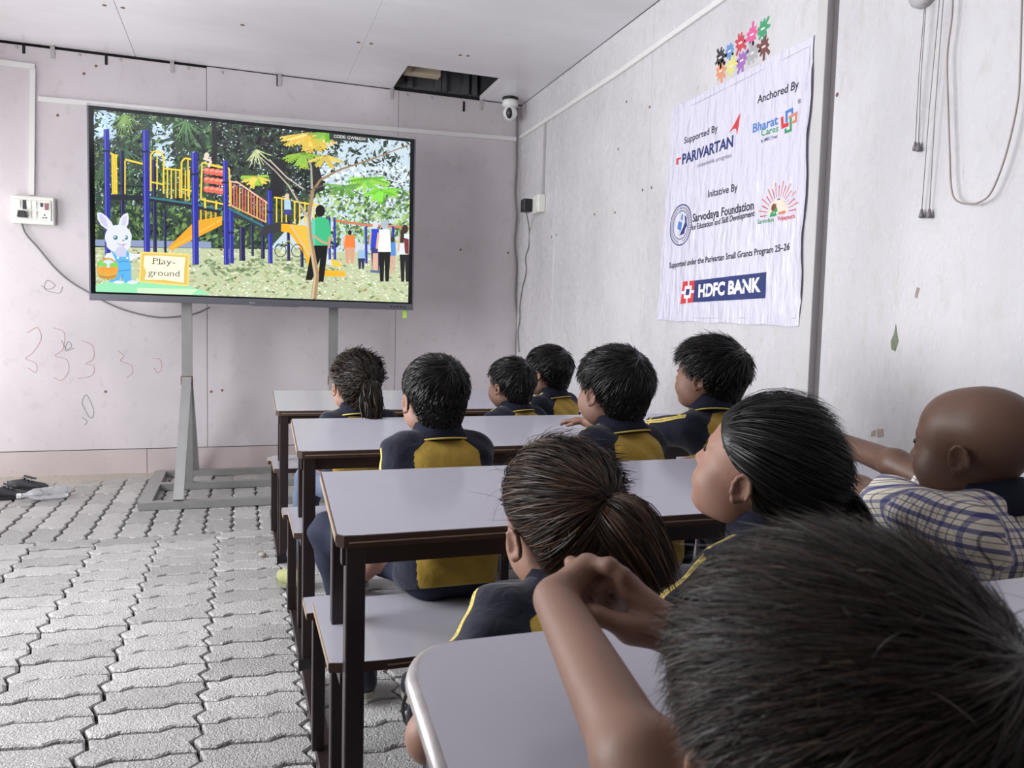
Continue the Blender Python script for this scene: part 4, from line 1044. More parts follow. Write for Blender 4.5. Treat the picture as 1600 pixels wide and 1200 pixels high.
def smin(a, b, k):
    h = np.clip(k - np.abs(a - b), 0, None) / k
    return np.minimum(a, b) - h * h * k * .25
def combine(F, p, d):
    return -smin(-F, d, p.k) if p.sub else smin(F, d, p.k)
def sdf_points(prims, P):
    x, y, z = P[:, 0], P[:, 1], P[:, 2]; F = np.full(len(P), 1.0)
    for p in prims: F = combine(F, p, p.d(x, y, z))
    return F
def surface(prims, h, post=None, pad=3):
    pos = [p for p in prims if not p.sub]
    lo = np.min([p.lo for p in pos], 0) - pad * h - .012; hi = np.max([p.hi for p in pos], 0) + pad * h + .012
    n = np.ceil((hi - lo) / h).astype(int) + 1
    ax = [lo[i] + h * np.arange(n[i]) for i in range(3)]
    F = np.full(n, 1.0, dtype=np.float32)
    for p in prims:
        mrg = p.k + 2.5 * h
        a = np.clip(np.floor((p.lo - mrg - lo) / h).astype(int), 0, n - 1); b = np.clip(np.ceil((p.hi + mrg - lo) / h).astype(int) + 1, 1, n)
        sl = tuple(slice(a[i], b[i]) for i in range(3))
        d = p.d(ax[0][sl[0]][:, None, None], ax[1][sl[1]][None, :, None], ax[2][sl[2]][None, None, :]).astype(np.float32)
        F[sl] = combine(F[sl], p, d)
    if post is not None:
        F = post(F, ax[0][:, None, None], ax[1][None, :, None], ax[2][None, None, :]).astype(np.float32)
    S = F < 0
    C8 = np.zeros(n - 1, dtype=np.uint8)
    for i in (0, 1):
        for j in (0, 1):
            for k in (0, 1):
                C8 += S[i:n[0] - 1 + i, j:n[1] - 1 + j, k:n[2] - 1 + k]
    act = (C8 > 0) & (C8 < 8)
    ac = np.argwhere(act); idx = np.full(n - 1, -1, dtype=np.int32); idx[act] = np.arange(len(ac))
    acc = np.zeros((len(ac), 3)); cnt = np.zeros(len(ac))
    cor = [(i, j, k) for i in (0, 1) for j in (0, 1) for k in (0, 1)]
    for ca in cor:
        for axn in range(3):
            if ca[axn] == 1: continue
            cb = list(ca); cb[axn] = 1
            fa = F[ac[:, 0] + ca[0], ac[:, 1] + ca[1], ac[:, 2] + ca[2]]; fb = F[ac[:, 0] + cb[0], ac[:, 1] + cb[1], ac[:, 2] + cb[2]]
            cr = (fa < 0) != (fb < 0); t = np.where(cr, fa / np.where(cr, fa - fb, 1), 0)
            for q in range(3):
                acc[:, q] += np.where(cr, ca[q] + (t if q == axn else 0), 0)
            cnt += cr
    V = lo + h * (ac + acc / np.maximum(cnt, 1)[:, None])
    Q = []
    for axn in range(3):
        sa = [slice(None)] * 3; sb = [slice(None)] * 3; sa[axn] = slice(0, -1); sb[axn] = slice(1, None)
        ch = S[tuple(sa)] != S[tuple(sb)]
        e = np.argwhere(ch); o1, o2 = [(1, 2), (2, 0), (0, 1)][axn]
        e = e[(e[:, o1] > 0) & (e[:, o2] > 0) & (e[:, o1] < n[o1] - 1) & (e[:, o2] < n[o2] - 1)]
        ins = S[e[:, 0], e[:, 1], e[:, 2]]
        def cell(d1, d2):
            c = e.copy(); c[:, o1] -= d1; c[:, o2] -= d2; return idx[c[:, 0], c[:, 1], c[:, 2]]
        q = np.stack([cell(1, 1), cell(0, 1), cell(0, 0), cell(1, 0)], 1)
        Q.append(np.where(ins[:, None], q, q[:, ::-1]))
    return V, np.concatenate(Q)
def relax(V, Q, it=1, lam=.5):
    E_ = np.concatenate([Q[:, [0, 1]], Q[:, [1, 2]], Q[:, [2, 3]], Q[:, [3, 0]]])
    for _ in range(it):
        s = np.zeros_like(V); c = np.zeros(len(V))
        for a, b in ((0, 1), (1, 0)):
            for q in range(3): s[:, q] += np.bincount(E_[:, a], V[E_[:, b], q], len(V))
            c += np.bincount(E_[:, a], minlength=len(V))
        V = V + lam * (s / np.maximum(c, 1)[:, None] - V)
    return V
def vnormals(V, Q):
    fn = np.cross(V[Q[:, 2]] - V[Q[:, 0]], V[Q[:, 3]] - V[Q[:, 1]]); N = np.zeros_like(V)
    for i in range(4):
        for q in range(3): N[:, q] += np.bincount(Q[:, i], fn[:, q], len(V))
    return N / (np.linalg.norm(N, axis=1)[:, None] + 1e-12)
def np_mesh(name, V, Q, mats, attrs=None, mi=None):
    me = bpy.data.meshes.new(name); nv, nf, k = len(V), len(Q), Q.shape[1]
    me.vertices.add(nv); me.vertices.foreach_set('co', V.astype(np.float32).ravel())
    me.loops.add(nf * k); me.loops.foreach_set('vertex_index', Q.astype(np.int32).ravel())
    me.polygons.add(nf); me.polygons.foreach_set('loop_start', np.arange(0, nf * k, k, dtype=np.int32)); me.polygons.foreach_set('loop_total', np.full(nf, k, dtype=np.int32))
    me.polygons.foreach_set('use_smooth', np.ones(nf, dtype=bool))
    for ma in (mats if isinstance(mats, (list, tuple)) else [mats]): me.materials.append(ma)
    if mi is not None: me.polygons.foreach_set('material_index', mi.astype(np.int32))
    for kx, a in (attrs or {}).items():
        at = me.attributes.new(kx, 'FLOAT', 'POINT'); at.data.foreach_set('value', a.astype(np.float32))
    me.update(calc_edges=True); me.validate()
    return me

# ------------------------------------------------------------------ materials of people
def attr_node(nt, name):
    a = nt.nodes.new('ShaderNodeAttribute'); a.attribute_name = name; return a.outputs['Fac']
def skin_mat(name, col, rough=.52):
    ma = mat(name, col, rough, var=.16, scale=22, bump=.16, spec=.35, bscale=420, dist=.0012, detail=6)
    p = ma.node_tree.nodes['Principled BSDF']; p.inputs['Subsurface Weight'].default_value = .12; p.inputs['Subsurface Radius'].default_value = (.008, .003, .002); p.inputs['Subsurface Scale'].default_value = .5
    return ma
def hair_mat(name, dark, light, rough=.36):
    ma = bpy.data.materials.new(name); ma.use_nodes = True; nt = ma.node_tree; p = nt.nodes['Principled BSDF']
    mx = nt.nodes.new('ShaderNodeMix'); mx.data_type = 'RGBA'; mx.inputs[6].default_value = dark; mx.inputs[7].default_value = light
    nt.links.new(attr_node(nt, 'tint'), mx.inputs[0]); nt.links.new(mx.outputs[2], p.inputs['Base Color'])
    p.inputs['Roughness'].default_value = rough; p.inputs['Specular IOR Level'].default_value = .24
    return ma
NAVY, MUST, PALEY = rgb(25, 27, 42), rgb(170, 140, 58), rgb(206, 184, 98)
def uniform_mat():
    """navy polo with mustard body panel and pale yellow sleeve stripe; the seams come from measured distances on the cloth"""
    ma = bpy.data.materials.new('school_polo_cloth'); ma.use_nodes = True; nt = ma.node_tree; n = nt.nodes; L = nt.links; p = n['Principled BSDF']
    def step(src, thr):
        m_ = n.new('ShaderNodeMath'); m_.operation = 'LESS_THAN'; m_.inputs[1].default_value = thr; L.new(src, m_.inputs[0]); return m_.outputs[0]
    def mix(f, a, b):
        x = n.new('ShaderNodeMix'); x.data_type = 'RGBA'; L.new(f, x.inputs[0])
        for i, q in ((6, a), (7, b)):
            if isinstance(q, tuple): x.inputs[i].default_value = q
            else: L.new(q, x.inputs[i])
        return x.outputs[2]
    pan, st, cuff = attr_node(nt, 'panel'), attr_node(nt, 'stripe'), attr_node(nt, 'cuff')
    tc = n.new('ShaderNodeTexCoord'); nz = n.new('ShaderNodeTexNoise'); nz.inputs['Scale'].default_value = 14; nz.inputs['Detail'].default_value = 5; L.new(tc.outputs['Object'], nz.inputs['Vector'])
    y = mix(nz.outputs['Fac'], tuple(np.array(MUST[:3]) * .85) + (1,), tuple(np.array(MUST[:3]) * 1.15) + (1,))
    c = mix(step(pan, 0.0), NAVY, y)
    c = mix(step(st, .0065), c, PALEY); c = mix(step(st, .0012), c, NAVY); c = mix(step(cuff, .0022), c, PALEY)
    L.new(c, p.inputs['Base Color']); p.inputs['Roughness'].default_value = .85; p.inputs['Sheen Weight'].default_value = .15; p.inputs['Specular IOR Level'].default_value = .2
    w = n.new('ShaderNodeTexNoise'); w.inputs['Scale'].default_value = 26; w.inputs['Detail'].default_value = 3; w.inputs['Distortion'].default_value = .8; L.new(tc.outputs['Object'], w.inputs['Vector'])
    b = n.new('ShaderNodeBump'); b.inputs['Strength'].default_value = .55; b.inputs['Distance'].default_value = .008; L.new(w.outputs['Fac'], b.inputs['Height']); L.new(b.outputs['Normal'], p.inputs['Normal'])
    return ma
def plaid_mat():
    ma = bpy.data.materials.new('blue_plaid_cloth'); ma.use_nodes = True; nt = ma.node_tree; n = nt.nodes; L = nt.links; p = n['Principled BSDF']
    def M_(op, a, b=None):
        m_ = n.new('ShaderNodeMath'); m_.operation = op
        for i, q in enumerate((a, b)):
            if q is None: continue
            if isinstance(q, (int, float)): m_.inputs[i].default_value = q
            else: L.new(q, m_.inputs[i])
        return m_.outputs[0]
    def mix(f, a, b):
        x = n.new('ShaderNodeMix'); x.data_type = 'RGBA'; L.new(f, x.inputs[0])
        for i, q in ((6, a), (7, b)):
            if isinstance(q, tuple): x.inputs[i].default_value = q
            else: L.new(q, x.inputs[i])
        return x.outputs[2]
    c = rgb(214, 206, 190)
    for nm, wide in (('pu', .30), ('pv', .24)):
        fr_ = M_('FRACT', M_('DIVIDE', attr_node(nt, nm), .0225))
        band = M_('LESS_THAN', M_('ABSOLUTE', M_('SUBTRACT', fr_, .3)), wide / 2)
        thin = M_('LESS_THAN', M_('ABSOLUTE', M_('SUBTRACT', fr_, .80)), .035)
        c = mix(M_('MULTIPLY', band, .78 if nm == 'pu' else .62), c, rgb(44, 52, 120)); c = mix(M_('MULTIPLY', thin, .7), c, rgb(70, 70, 84))
    L.new(c, p.inputs['Base Color']); p.inputs['Roughness'].default_value = .85; p.inputs['Specular IOR Level'].default_value = .2
    tc = n.new('ShaderNodeTexCoord'); w = n.new('ShaderNodeTexNoise'); w.inputs['Scale'].default_value = 24; w.inputs['Detail'].default_value = 3; w.inputs['Distortion'].default_value = .8; L.new(tc.outputs['Object'], w.inputs['Vector'])
    b = n.new('ShaderNodeBump'); b.inputs['Strength'].default_value = .6; b.inputs['Distance'].default_value = .008; L.new(w.outputs['Fac'], b.inputs['Height']); L.new(b.outputs['Normal'], p.inputs['Normal'])
    return ma
M_POLO, M_PLAID = uniform_mat(), plaid_mat()
M_NAVY = mat('navy_cloth', NAVY, .85, var=.15, scale=30, bump=.3, bscale=40, spec=.2, dist=.006)
M_PIPE = mat('yellow_piping', PALEY, .8, var=.1, spec=.2)
M_JEAN = mat('faded_blue_grey_cloth', rgb(92, 102, 122), .85, var=.25, scale=16, bump=.5, bscale=24, spec=.2, dist=.008)
M_TROU = mat('dark_navy_trousers', rgb(40, 44, 60), .85, var=.2, scale=16, bump=.5, bscale=24, spec=.2, dist=.008)
M_EYEW = mat('eye_white', rgb(214, 208, 204), .2, var=.03); M_EYEB = mat('dark_iris', rgb(24, 16, 14), .12, var=.05)
HAIRS = {'black': hair_mat('black_hair', rgb(11, 10, 10), rgb(36, 31, 29)), 'soft': hair_mat('brown_black_hair', rgb(15, 13, 12), rgb(70, 54, 44), .40), 'brown': hair_mat('streaked_brown_hair', rgb(22, 18, 16), rgb(96, 68, 50), .42), 'fore': hair_mat('grey_brown_hair', rgb(13, 11, 11), rgb(72, 58, 48), .48)}  # each pair of hair tones is mixed at random, strand by strand
SKINS = {'a': skin_mat('brown_skin', rgb(126, 92, 76)), 'b': skin_mat('light_brown_skin', rgb(146, 109, 93)), 'c': skin_mat('deep_brown_skin', rgb(96, 70, 57), .46), 'd': skin_mat('warm_brown_skin', rgb(124, 93, 78))}

# ------------------------------------------------------------------ head
def head_prims(C, R, s, eyes=True, ears=True, es=.76):
    """C: centre between the ears, R columns = right, face forward, up"""
    P = lambda v: C + R @ (np.array(v) * s)
    E_ = lambda c, r, k=.02, sub=False, rot=None: Ell(P(c), np.array(r) * s, R if rot is None else R @ rot, k * s, sub)
    out = [E_((0, -.014, .030), (.071, .086, .074)), E_((0, .036, .030), (.058, .044, .052), .03), E_((0, .030, -.024), (.055, .050, .060), .03), E_((0, .048, -.074), (.028, .027, .020), .03)]
    for q in (-1, 1):
        out += [E_((q * .035, .048, -.036), (.025, .027, .026), .022), E_((q * .044, .010, -.055), (.018, .030, .022), .03)]
    for q in (-1, 1):
        out.append(E_((q * .031, .088, .002), (.017, .012, .010), .010, True)); out.append(E_((q * .030, .064, .001), (.017, .0165, .0125), .006))
        out.append(Cone(P((q * .014, .079, .018)), P((q * .044, .066, .018)), .0055 * s, .004 * s, .012 * s))
    out += [Cone(P((0, .076, .008)), P((0, .090, -.021)), .0065 * s, .0100 * s, .014 * s)]
    for q in (-1, 1): out.append(E_((q * .0105, .083, -.024), (.0075, .0085, .0065), .006))
    out += [E_((0, .080, -.044), (.020, .0085, .0055), .005), E_((0, .077, -.0545), (.017, .0085, .0060), .005), E_((0, .090, -.049), (.022, .004, .0012), .003, True)]
    if ears:
        for q in (-1, 1):
            a = q * .42
            rot = np.array(Matrix.Rotation(-q * .14, 3, 'Z') @ Matrix.Rotation(-.18, 3, 'X'))
            ec = np.array((q * .0745, -.010, -.010))
            out.append(E_(ec, np.array((.0062, .0175, .0290)) * es, .006, False, rot))
            # rim of the ear as a chain
            pts = []
            for w in np.linspace(-.9, 3.7, 9):
                pts.append(ec + rot @ np.array((q * .0056, .0172 * cos(w), .0288 * sin(w))) * es)
            for u, v in zip(pts[:-1], pts[1:]): out.append(Cone(P(u), P(v), .0031 * s, .0031 * s, .0025 * s))
            out.append(E_(ec + rot @ np.array((q * .0085, .003, -.002)) * es, np.array((.0075, .0098, .0165)) * es, .0025, True, rot))
            out.append(E_(ec + rot @ np.array((q * .003, .008, -.024)) * es, (.0045, .006, .006), .004, False, rot))
            out.append(E_(ec + rot @ np.array((q * .004, .0135, -.004)) * es, (.003, .003, .005), .004, False, rot))
    return out
def rot_head(yaw, pitch, roll):
    return np.array(Matrix.Rotation(yaw, 3, 'Z') @ Matrix.Rotation(pitch, 3, 'X') @ Matrix.Rotation(roll, 3, 'Y'))

# ------------------------------------------------------------------ hair
def hairline(style):
    if style == 'girl': return np.array([-.14, -.06, -.035, -.012, .015, .045, .075, .12]), np.array([-.075, -.070, -.045, .004, .012, .030, .058, .075])
    return np.array([-.14, -.06, -.03, -.016, .012, .040, .066, .12]), np.array([-.062, -.058, -.030, .004, -.004, .030, .050, .060])
def make_hair(C, R, s, h, style, n, length, width, tail=None, lift=.004, thick=.006, wild=.25, part_side=0.0, seed=0, tail_len=.12, tail_r=.028, tail_dir=(0, -.25, -1), curl=0.0, flyaway=0, fly_len=.08, fly_w=.32, whorl=(.012, -.062, .088)):
    rg = np.random.default_rng(seed)
    P = lambda v: C + R @ (np.array(v) * s)
    t = thick
    cap = [Ell(P((0, -.014, .031)), np.array((.071 + t, .086 + t, .075 + t)) * s, R, .02 * s), Ell(P((0, .034, .036)), np.array((.058 + t * .8, .044 + t * .9, .052 + t)) * s, R, .03 * s), Ell(P((0, -.050, -.030)), np.array((.052, .042, .05)) * s, R, .03 * s)]
    yl, zl = hairline(style)
    def post(F, x, y, z):
        X, Y, Z = x - C[0], y - C[1], z - C[2]
        ly = (R[0, 1] * X + R[1, 1] * Y + R[2, 1] * Z) / s; lz = (R[0, 2] * X + R[1, 2] * Y + R[2, 2] * Z) / s
        return np.maximum(F, (np.interp(ly.ravel(), yl, zl).reshape(ly.shape) - lz) * .75 * s)
    V, Q = surface(cap, h, post)
    V = relax(V, Q, 1); N = vnormals(V, Q)
    L0 = ((V - C) @ R) / s
    zl_v = np.interp(L0[:, 1], yl, zl)
    top = sdf_points(cap, V) > -.003 * s
    cand = np.where(top)[0]
    rid = rg.choice(cand, n)
    roots = V[rid] + rg.normal(0, h * .5, (n, 3)); nrm = N[rid]
    K = 6
    base = None if tail is None else P(tail)
    wh = P(whorl)
    ln = length * s * rg.uniform(.55, 1.15, n)
    lr = ((roots - C) @ R) / s
    if style == 'boy':                                   # short at nape and temples, long on top
        f = np.clip((lr[:, 2] + .035) / .10, .14, 1.0); ln *= f
    pts = np.zeros((n, K, 3)); pts[:, 0] = roots - nrm * .002 * s
    p = pts[:, 0].copy(); jit_ = rg.normal(0, wild, (n, 3))
    tang = None
    tight = rg.uniform(0, 1, n)
    for k in range(1, K):
        q = ((p - C) @ R) / s
        # outward direction of the scalp at p
        g = np.stack([q[:, 0] / .071 ** 2, (q[:, 1] + .010) / .088 ** 2, (q[:, 2] - .025) / .078 ** 2], 1); g /= np.linalg.norm(g, axis=1)[:, None]; g = g @ R.T
        if base is not None:
            d = base - p; dist_ = np.linalg.norm(d, axis=1); d /= dist_[:, None] + 1e-9; step = np.minimum(np.maximum(ln, dist_ * .9) / (K - 1), dist_ * .45)
        else:
            d = p - wh; d /= np.linalg.norm(d, axis=1)[:, None] + 1e-9
            d = d + np.array(R @ np.array([part_side, .35, -.05])) * np.clip((q[:, 2:3] - .03) / .05, 0, 1); step = ln / (K - 1)
        d = d - (d * g).sum(1)[:, None] * g; d /= np.linalg.norm(d, axis=1)[:, None] + 1e-9
        tt = k / (K - 1)
        d = d + jit_ * (.4 + (.8 if base is None else .1) * tt) + g * (lift / .004) * .16 * (1 if base is None else .3) * (1 - .9 * tt if base is not None else 1)
        if curl: d = d + curl * np.stack([np.sin(k * 2.1 + tight * 9), np.cos(k * 1.7 + tight * 7), np.sin(k * 2.6 + tight * 5)], 1)
        d /= np.linalg.norm(d, axis=1)[:, None]
        p = p + d * step[:, None]
        f = sdf_points(cap, p); need = (lift * .25 + .0012 + .0025 * tight) * s
        p = p + g * np.clip(need - f, 0, .02)[:, None]
        pts[:, k] = p
    strands = [(pts, width)]
    if tail is not None:
        m_ = int(n * .45); td = unit(R @ np.array(tail_dir, float)); o = rg.normal(0, 1, (m_, 3)); o /= np.linalg.norm(o, axis=1)[:, None]; o -= (o @ td)[:, None] * td * .6
        rr_ = np.sqrt(rg.uniform(.15, 1, m_))[:, None]; KT = 8
        tp = np.zeros((m_, KT, 3)); ll = tail_len * s * rg.uniform(.7, 1.1, m_)[:, None]; outw = unit(R @ np.array([0.0, -1, .25])); w_ = rg.normal(0, 1, (m_, 3))
        for k in range(KT):
            u = k / (KT - 1); bulge = sin(min(1, u * 1.25) * pi * .62) ** .7 * (1 - .45 * u)
            c0 = base + outw * tail_r * s * 1.1 * sin(u * pi * .5) ** .6 + td * ll * (u ** 1.25) + np.array([0, 0, -.25]) * ll * u * u
            tp[:, k] = c0 + o * tail_r * s * (.18 + bulge) * rr_ + w_ * wild * .010 * u * s * 2
            if curl: tp[:, k] += curl * .012 * s * np.stack([np.sin(k * 1.9 + w_[:, 0] * 3), np.cos(k * 1.6 + w_[:, 1] * 3), np.sin(k * 2.2 + w_[:, 2] * 3)], 1)
        strands.append((tp, width * 1.1))
    if flyaway:
        id2 = rg.choice(cand, flyaway); K2 = 7; fp = np.zeros((flyaway, K2, 3)); p = V[id2].copy(); d = N[id2] * .5 + rg.normal(0, .7, (flyaway, 3)); d /= np.linalg.norm(d, axis=1)[:, None]
        bend = rg.normal(0, .35, (flyaway, 3)) + np.array([0, 0, -.28])
        L2 = fly_len * s * rg.uniform(.4, 1.2, flyaway)[:, None]
        for k in range(K2):
            fp[:, k] = p; d = d + bend * .35; d /= np.linalg.norm(d, axis=1)[:, None]; p = p + d * L2 / K2
        strands.append((fp, width * fly_w))
    VV, FF, TT = [V], [np.stack([Q[:, 0], Q[:, 1], Q[:, 2], Q[:, 3]], 1)], [np.full(len(V), .12)]; off = len(V)
    for S_, w in strands:
        m_, K_, _ = S_.shape
        tg = np.gradient(S_, axis=1); tg /= np.linalg.norm(tg, axis=2)[:, :, None] + 1e-12
        rad = S_ - (C + R @ np.array([0, -.01, .02]) * s); side = np.cross(tg, rad); side /= np.linalg.norm(side, axis=2)[:, :, None] + 1e-12
        tw = rg.normal(0, .5, (m_, 1, 1)); nn = np.cross(side, tg); side = side * np.cos(tw) + nn * np.sin(tw)
        prof = np.array([.7] + [1.0] * (K_ - 3) + [.75, .12])[None, :, None] * w * .5 * rg.uniform(.6, 1.3, (m_, 1, 1))
        A = S_ - side * prof; B = S_ + side * prof
        vv = np.stack([A, B], 2).reshape(-1, 3); base_i = off + np.arange(m_)[:, None] * (2 * K_) + np.arange(K_ - 1)[None] * 2
        q = np.stack([base_i, base_i + 1, base_i + 3, base_i + 2], 2).reshape(-1, 4)
        VV.append(vv); FF.append(q); TT.append(np.repeat(rg.uniform(0, 1, m_) ** 2.2, 2 * K_)); off += len(vv)
    return np.concatenate(VV), np.concatenate(FF), np.concatenate(TT)

# ------------------------------------------------------------------ hands
def hand_prims(wrist, dirn, palm_n, s=1.0, side=1, curl=.5, spread=.14, fingers=None):
    """relaxed hand: palm_n is the direction the palm faces, side +1 puts the thumb to dirn x palm_n"""
    f = unit(dirn); pn = unit(np.array(palm_n, float) - np.dot(palm_n, f) * f); w = np.cross(f, pn) * side
    out = [Ell(wrist + f * .030 * s, np.array((.024, .034, .0125)) * s, np.stack([w, f, pn], 1), .01 * s)]
    for i, (o, L_) in enumerate(((.017, .046), (.006, .052), (-.006, .048), (-.017, .038))):
        b = wrist + f * .052 * s + w * o * s; d = unit(f + w * (o / .017) * spread); p = b; ang = 0
        for j, fr_ in enumerate((.45, .32, .23)):
            ang += curl * (.55 + .35 * j); dd = unit(d * cos(ang) + pn * sin(ang)); q = p + dd * L_ * fr_ * s
            out.append(Cone(p, q, (.0068 - .0006 * j) * s, (.0062 - .0006 * j) * s, .004 * s)); p = q
    b = wrist + f * .016 * s + w * .018 * s; p1 = b + unit(w * .8 + f * .7 + pn * .3) * .026 * s; p2 = p1 + unit(w * .25 + f + pn * .4) * .022 * s
    out += [Cone(b, p1, .009 * s, .0075 * s, .006 * s), Cone(p1, p2, .0075 * s, .006 * s, .003 * s)]
    return out

# ------------------------------------------------------------------ one seated child
def child(label, head, yaw=None, pitch=.12, roll=0.0, hs=1.0, face=None, lean=.05, pel=None, seat=.385, skin='a', hair='black', hairargs=None, shirt='polo', trousers=None, arms=None, legs=None, h=.004, name='person', hips_z=.078, hand_h=True, neck_off=(0, -.026, -.092), sw_=.092, group='seated children', shoe_col=(40, 44, 58), eye=False, sleeve=.80):
    H = np.array(head, float)
    if face is None: face = math.atan2(H[0] - .12, 4.7 - H[1])
    if yaw is None: yaw = face
    Rf = np.array(Matrix.Rotation(face, 3, 'Z')); X, Y, Z = Rf[:, 0], Rf[:, 1], np.array([0, 0, 1.0])
    Rh = rot_head(yaw, pitch, roll)
    N_ = H + Rf @ (np.array(neck_off) * hs)                       # base of the neck
    Pv = np.array([N_[0], N_[1], seat + hips_z]) - Y * lean if pel is None else np.array(pel, float)
    up = unit(N_ - Pv); side_ = unit(X - (X @ up) * up); fw = np.cross(up, side_)
    T = np.stack([side_, fw, up], 1); TL = np.linalg.norm(N_ - Pv)
    loc = np.array([Pv[0], Pv[1], seat])
    body = head_prims(H, Rh, hs)
    nb = H + Rh @ (np.array((0, -.022, -.045)) * hs)
    body += [Cone(nb, N_ + up * .0, .037 * hs, .041 * hs, .025), Cone(N_ - up * .03, Pv, .046, .060, .03)]
    ch = N_ - up * .075
    shp = [Cone(ch - side_ * .045 - fw * .004, ch + side_ * .045 - fw * .004, .068, .068, .03), Cone(Pv + up * TL * .42 - side_ * .030, Pv + up * TL * .42 + side_ * .030, .074, .074, .05), Cone(Pv - up * .016 - side_ * .036, Pv - up * .016 + side_ * .036, .085, .085, .05), Cone(Pv + up * .04 - side_ * .034, Pv + up * .04 + side_ * .034, .080, .080, .05),
           Cone(N_ - up * .012 - side_ * .02, N_ - up * .012 + side_ * .02, .042, .042, .03)]
    arm_lines = []
    for i, q in enumerate((-1, 1)):
        S = N_ + side_ * q * sw_ - up * .038
        a = (arms or {}).get('L' if q < 0 else 'R', {})
        E2 = np.array(a['elbow']) if 'elbow' in a else S + side_ * q * .035 - Z * .130 + Y * .055
        Wr = np.array(a['wrist']) if 'wrist' in a else E2 + Y * .125 - side_ * q * .045 - Z * .012
        body += [Cone(S, E2, .031, .026, .02), Cone(E2, Wr, .0265, .0190, .015)]
        if a.get('hand', True) is True:
            hd_ = a.get('dir', Wr - E2); body += hand_prims(Wr, hd_, a.get('palm', (0, 0, -1)), .92, -q if 'side' not in a else a['side'], a.get('curl', .35))
        elif a.get('prims'): body += a['prims']
        shp.append(Cone(N_ + side_ * q * .035 - up * .022, S, .038, .043, .03))
        u = unit(E2 - S); Le = np.linalg.norm(E2 - S); e = S + u * Le * sleeve
        shp.append(Cone(S, S + u * Le, .045, .043, .022, (e, u))); arm_lines.append((N_ + side_ * q * .035, S, e, u, q))
    lg = []
    for i, q in enumerate((-1, 1)):
        b = (legs or {}).get('L' if q < 0 else 'R', {})
        Hp = Pv + side_ * q * .048 - up * .01
        Kn = np.array(b['knee']) if 'knee' in b else Hp + Y * .225 + side_ * q * .02 + Z * .012
        An = np.array(b['ankle']) if 'ankle' in b else np.array([Kn[0], Kn[1], .085]) + Y * .03
        lg.append((Hp, Kn, An, np.array(b.get('toe', Y)), b))
        body += [Cone(Hp, Kn, .055, .042, .03), Cone(Kn, An, .040, .026, .02)]
    V, Q = surface(body, h); V = relax(V, Q, 1, .35)
    root = link(name, np_mesh(name, V - loc, Q, SKINS[skin]), None, tuple(loc)); tag(root, label, 'person', group)
    # shirt
    hs_ = max(h, .0042)
    ph = random.random() * 6
    def wr(F, x, y, z): return F + (.0022 * np.sin(x * 55 + z * 38 + ph) * np.sin(z * 61 - y * 30 + ph * 2) + .0016 * np.sin(z * 95 + x * 70 + y * 50)).astype(np.float32)
    def wr_hem(F, x, y, z):
        F = wr(F, x, y, z); zz = (x - Pv[0]) * up[0] + (y - Pv[1]) * up[1] + (z - Pv[2]) * up[2]
        return np.maximum(F, -(zz + .060))
    V, Q = surface(shp, hs_, wr_hem); V = relax(V, Q, 1, .4)
    D_ = V - N_; lx, ly, lz = D_ @ side_, D_ @ fw, D_ @ up
    panel = np.maximum(np.abs(lx) - np.minimum(.046 + np.clip(-.018 - lz, 0, None) * 1.15, .108), (lz + .014)); stripe = np.full(len(V), .1); cuff = np.full(len(V), .1)
    pu, pv = lx.copy(), lz.copy()
    for (n0, S, e, u, q) in arm_lines:
        for (a, b) in ((n0, S), (S, e)):
            ab = b - a; t0 = ((V - a) @ ab) / (ab @ ab); t = np.clip(t0, 0, 1); r = V - a - t[:, None] * ab; ax_ = unit(ab); outd = unit(side_ * q * .7 + up * .7 - ((side_ * q * .7 + up * .7) @ ax_) * ax_); fd = np.cross(ax_, outd)
            near = (np.linalg.norm(r, axis=1) < .062) & (r @ outd > .005) & (lx * q > .03) & ((t0 > -.05) if a is S else (t0 < 1.0))
            stripe = np.where(near, np.minimum(stripe, np.abs(r @ fd)), stripe)
        on = (lx * q > sw_ - .012) & (np.linalg.norm(V - S - np.clip((V - S) @ u, 0, 1)[:, None] * u, axis=1) < .075)
        panel = np.where(on, np.maximum(panel, .01), panel)
        cd = np.abs((V - e) @ u + .012); cuff = np.where(on & (np.linalg.norm(np.cross(V - e, u), axis=1) < .06), cd, cuff)
        if shirt == 'plaid':
            fd = unit(np.cross(u, side_ * q)); pu = np.where(on, (V - S) @ fd + .2, pu); pv = np.where(on, (V - S) @ u, pv)
    smat = M_POLO if shirt == 'polo' else M_PLAID
    sh = link('shirt', np_mesh('shirt', V - loc, Q, smat, {'panel': panel, 'stripe': stripe, 'cuff': cuff, 'pu': pu, 'pv': pv}), root)
    sh['label'] = 'navy polo shirt with a mustard back panel' if shirt == 'polo' else 'blue and cream plaid shirt'
    # collar: folded band around the neck
    na = unit(nb - N_); cx_ = unit(side_ - (side_ @ na) * na); cy_ = np.cross(na, cx_)
    K = 28; vs = []; fs = []
    prof = [(.046, .040, 0), (.051, .043, 0), (.061, .018, 1), (.073, -.006, 1), (.069, -.011, 1), (.056, .008, 0), (.045, .012, 0)]
    for k in range(K):
        w = 2 * pi * k / K; op = .5 + .5 * sin(w)
        for rr2, zz, o in prof:
            vs.append(N_ + na * (zz * hs + (-.012 * op)) + (cx_ * cos(w) * 1.08 + cy_ * sin(w) * .98) * rr2 * hs)
    m_ = len(prof)
    for k in range(K):
        for j in range(m_): fs.append((k * m_ + j, ((k + 1) % K) * m_ + j, ((k + 1) % K) * m_ + (j + 1) % m_, k * m_ + (j + 1) % m_))
    col = part('collar', MB().add([v - loc for v in vs], [f[::-1] for f in fs]), M_NAVY, root, True)
    if shirt == 'polo':
        part('piping', MB().tube([np.array(vs[(k % K) * m_ + 3]) - loc for k in range(K + 1)], .0022, 5), M_PIPE, col, True)
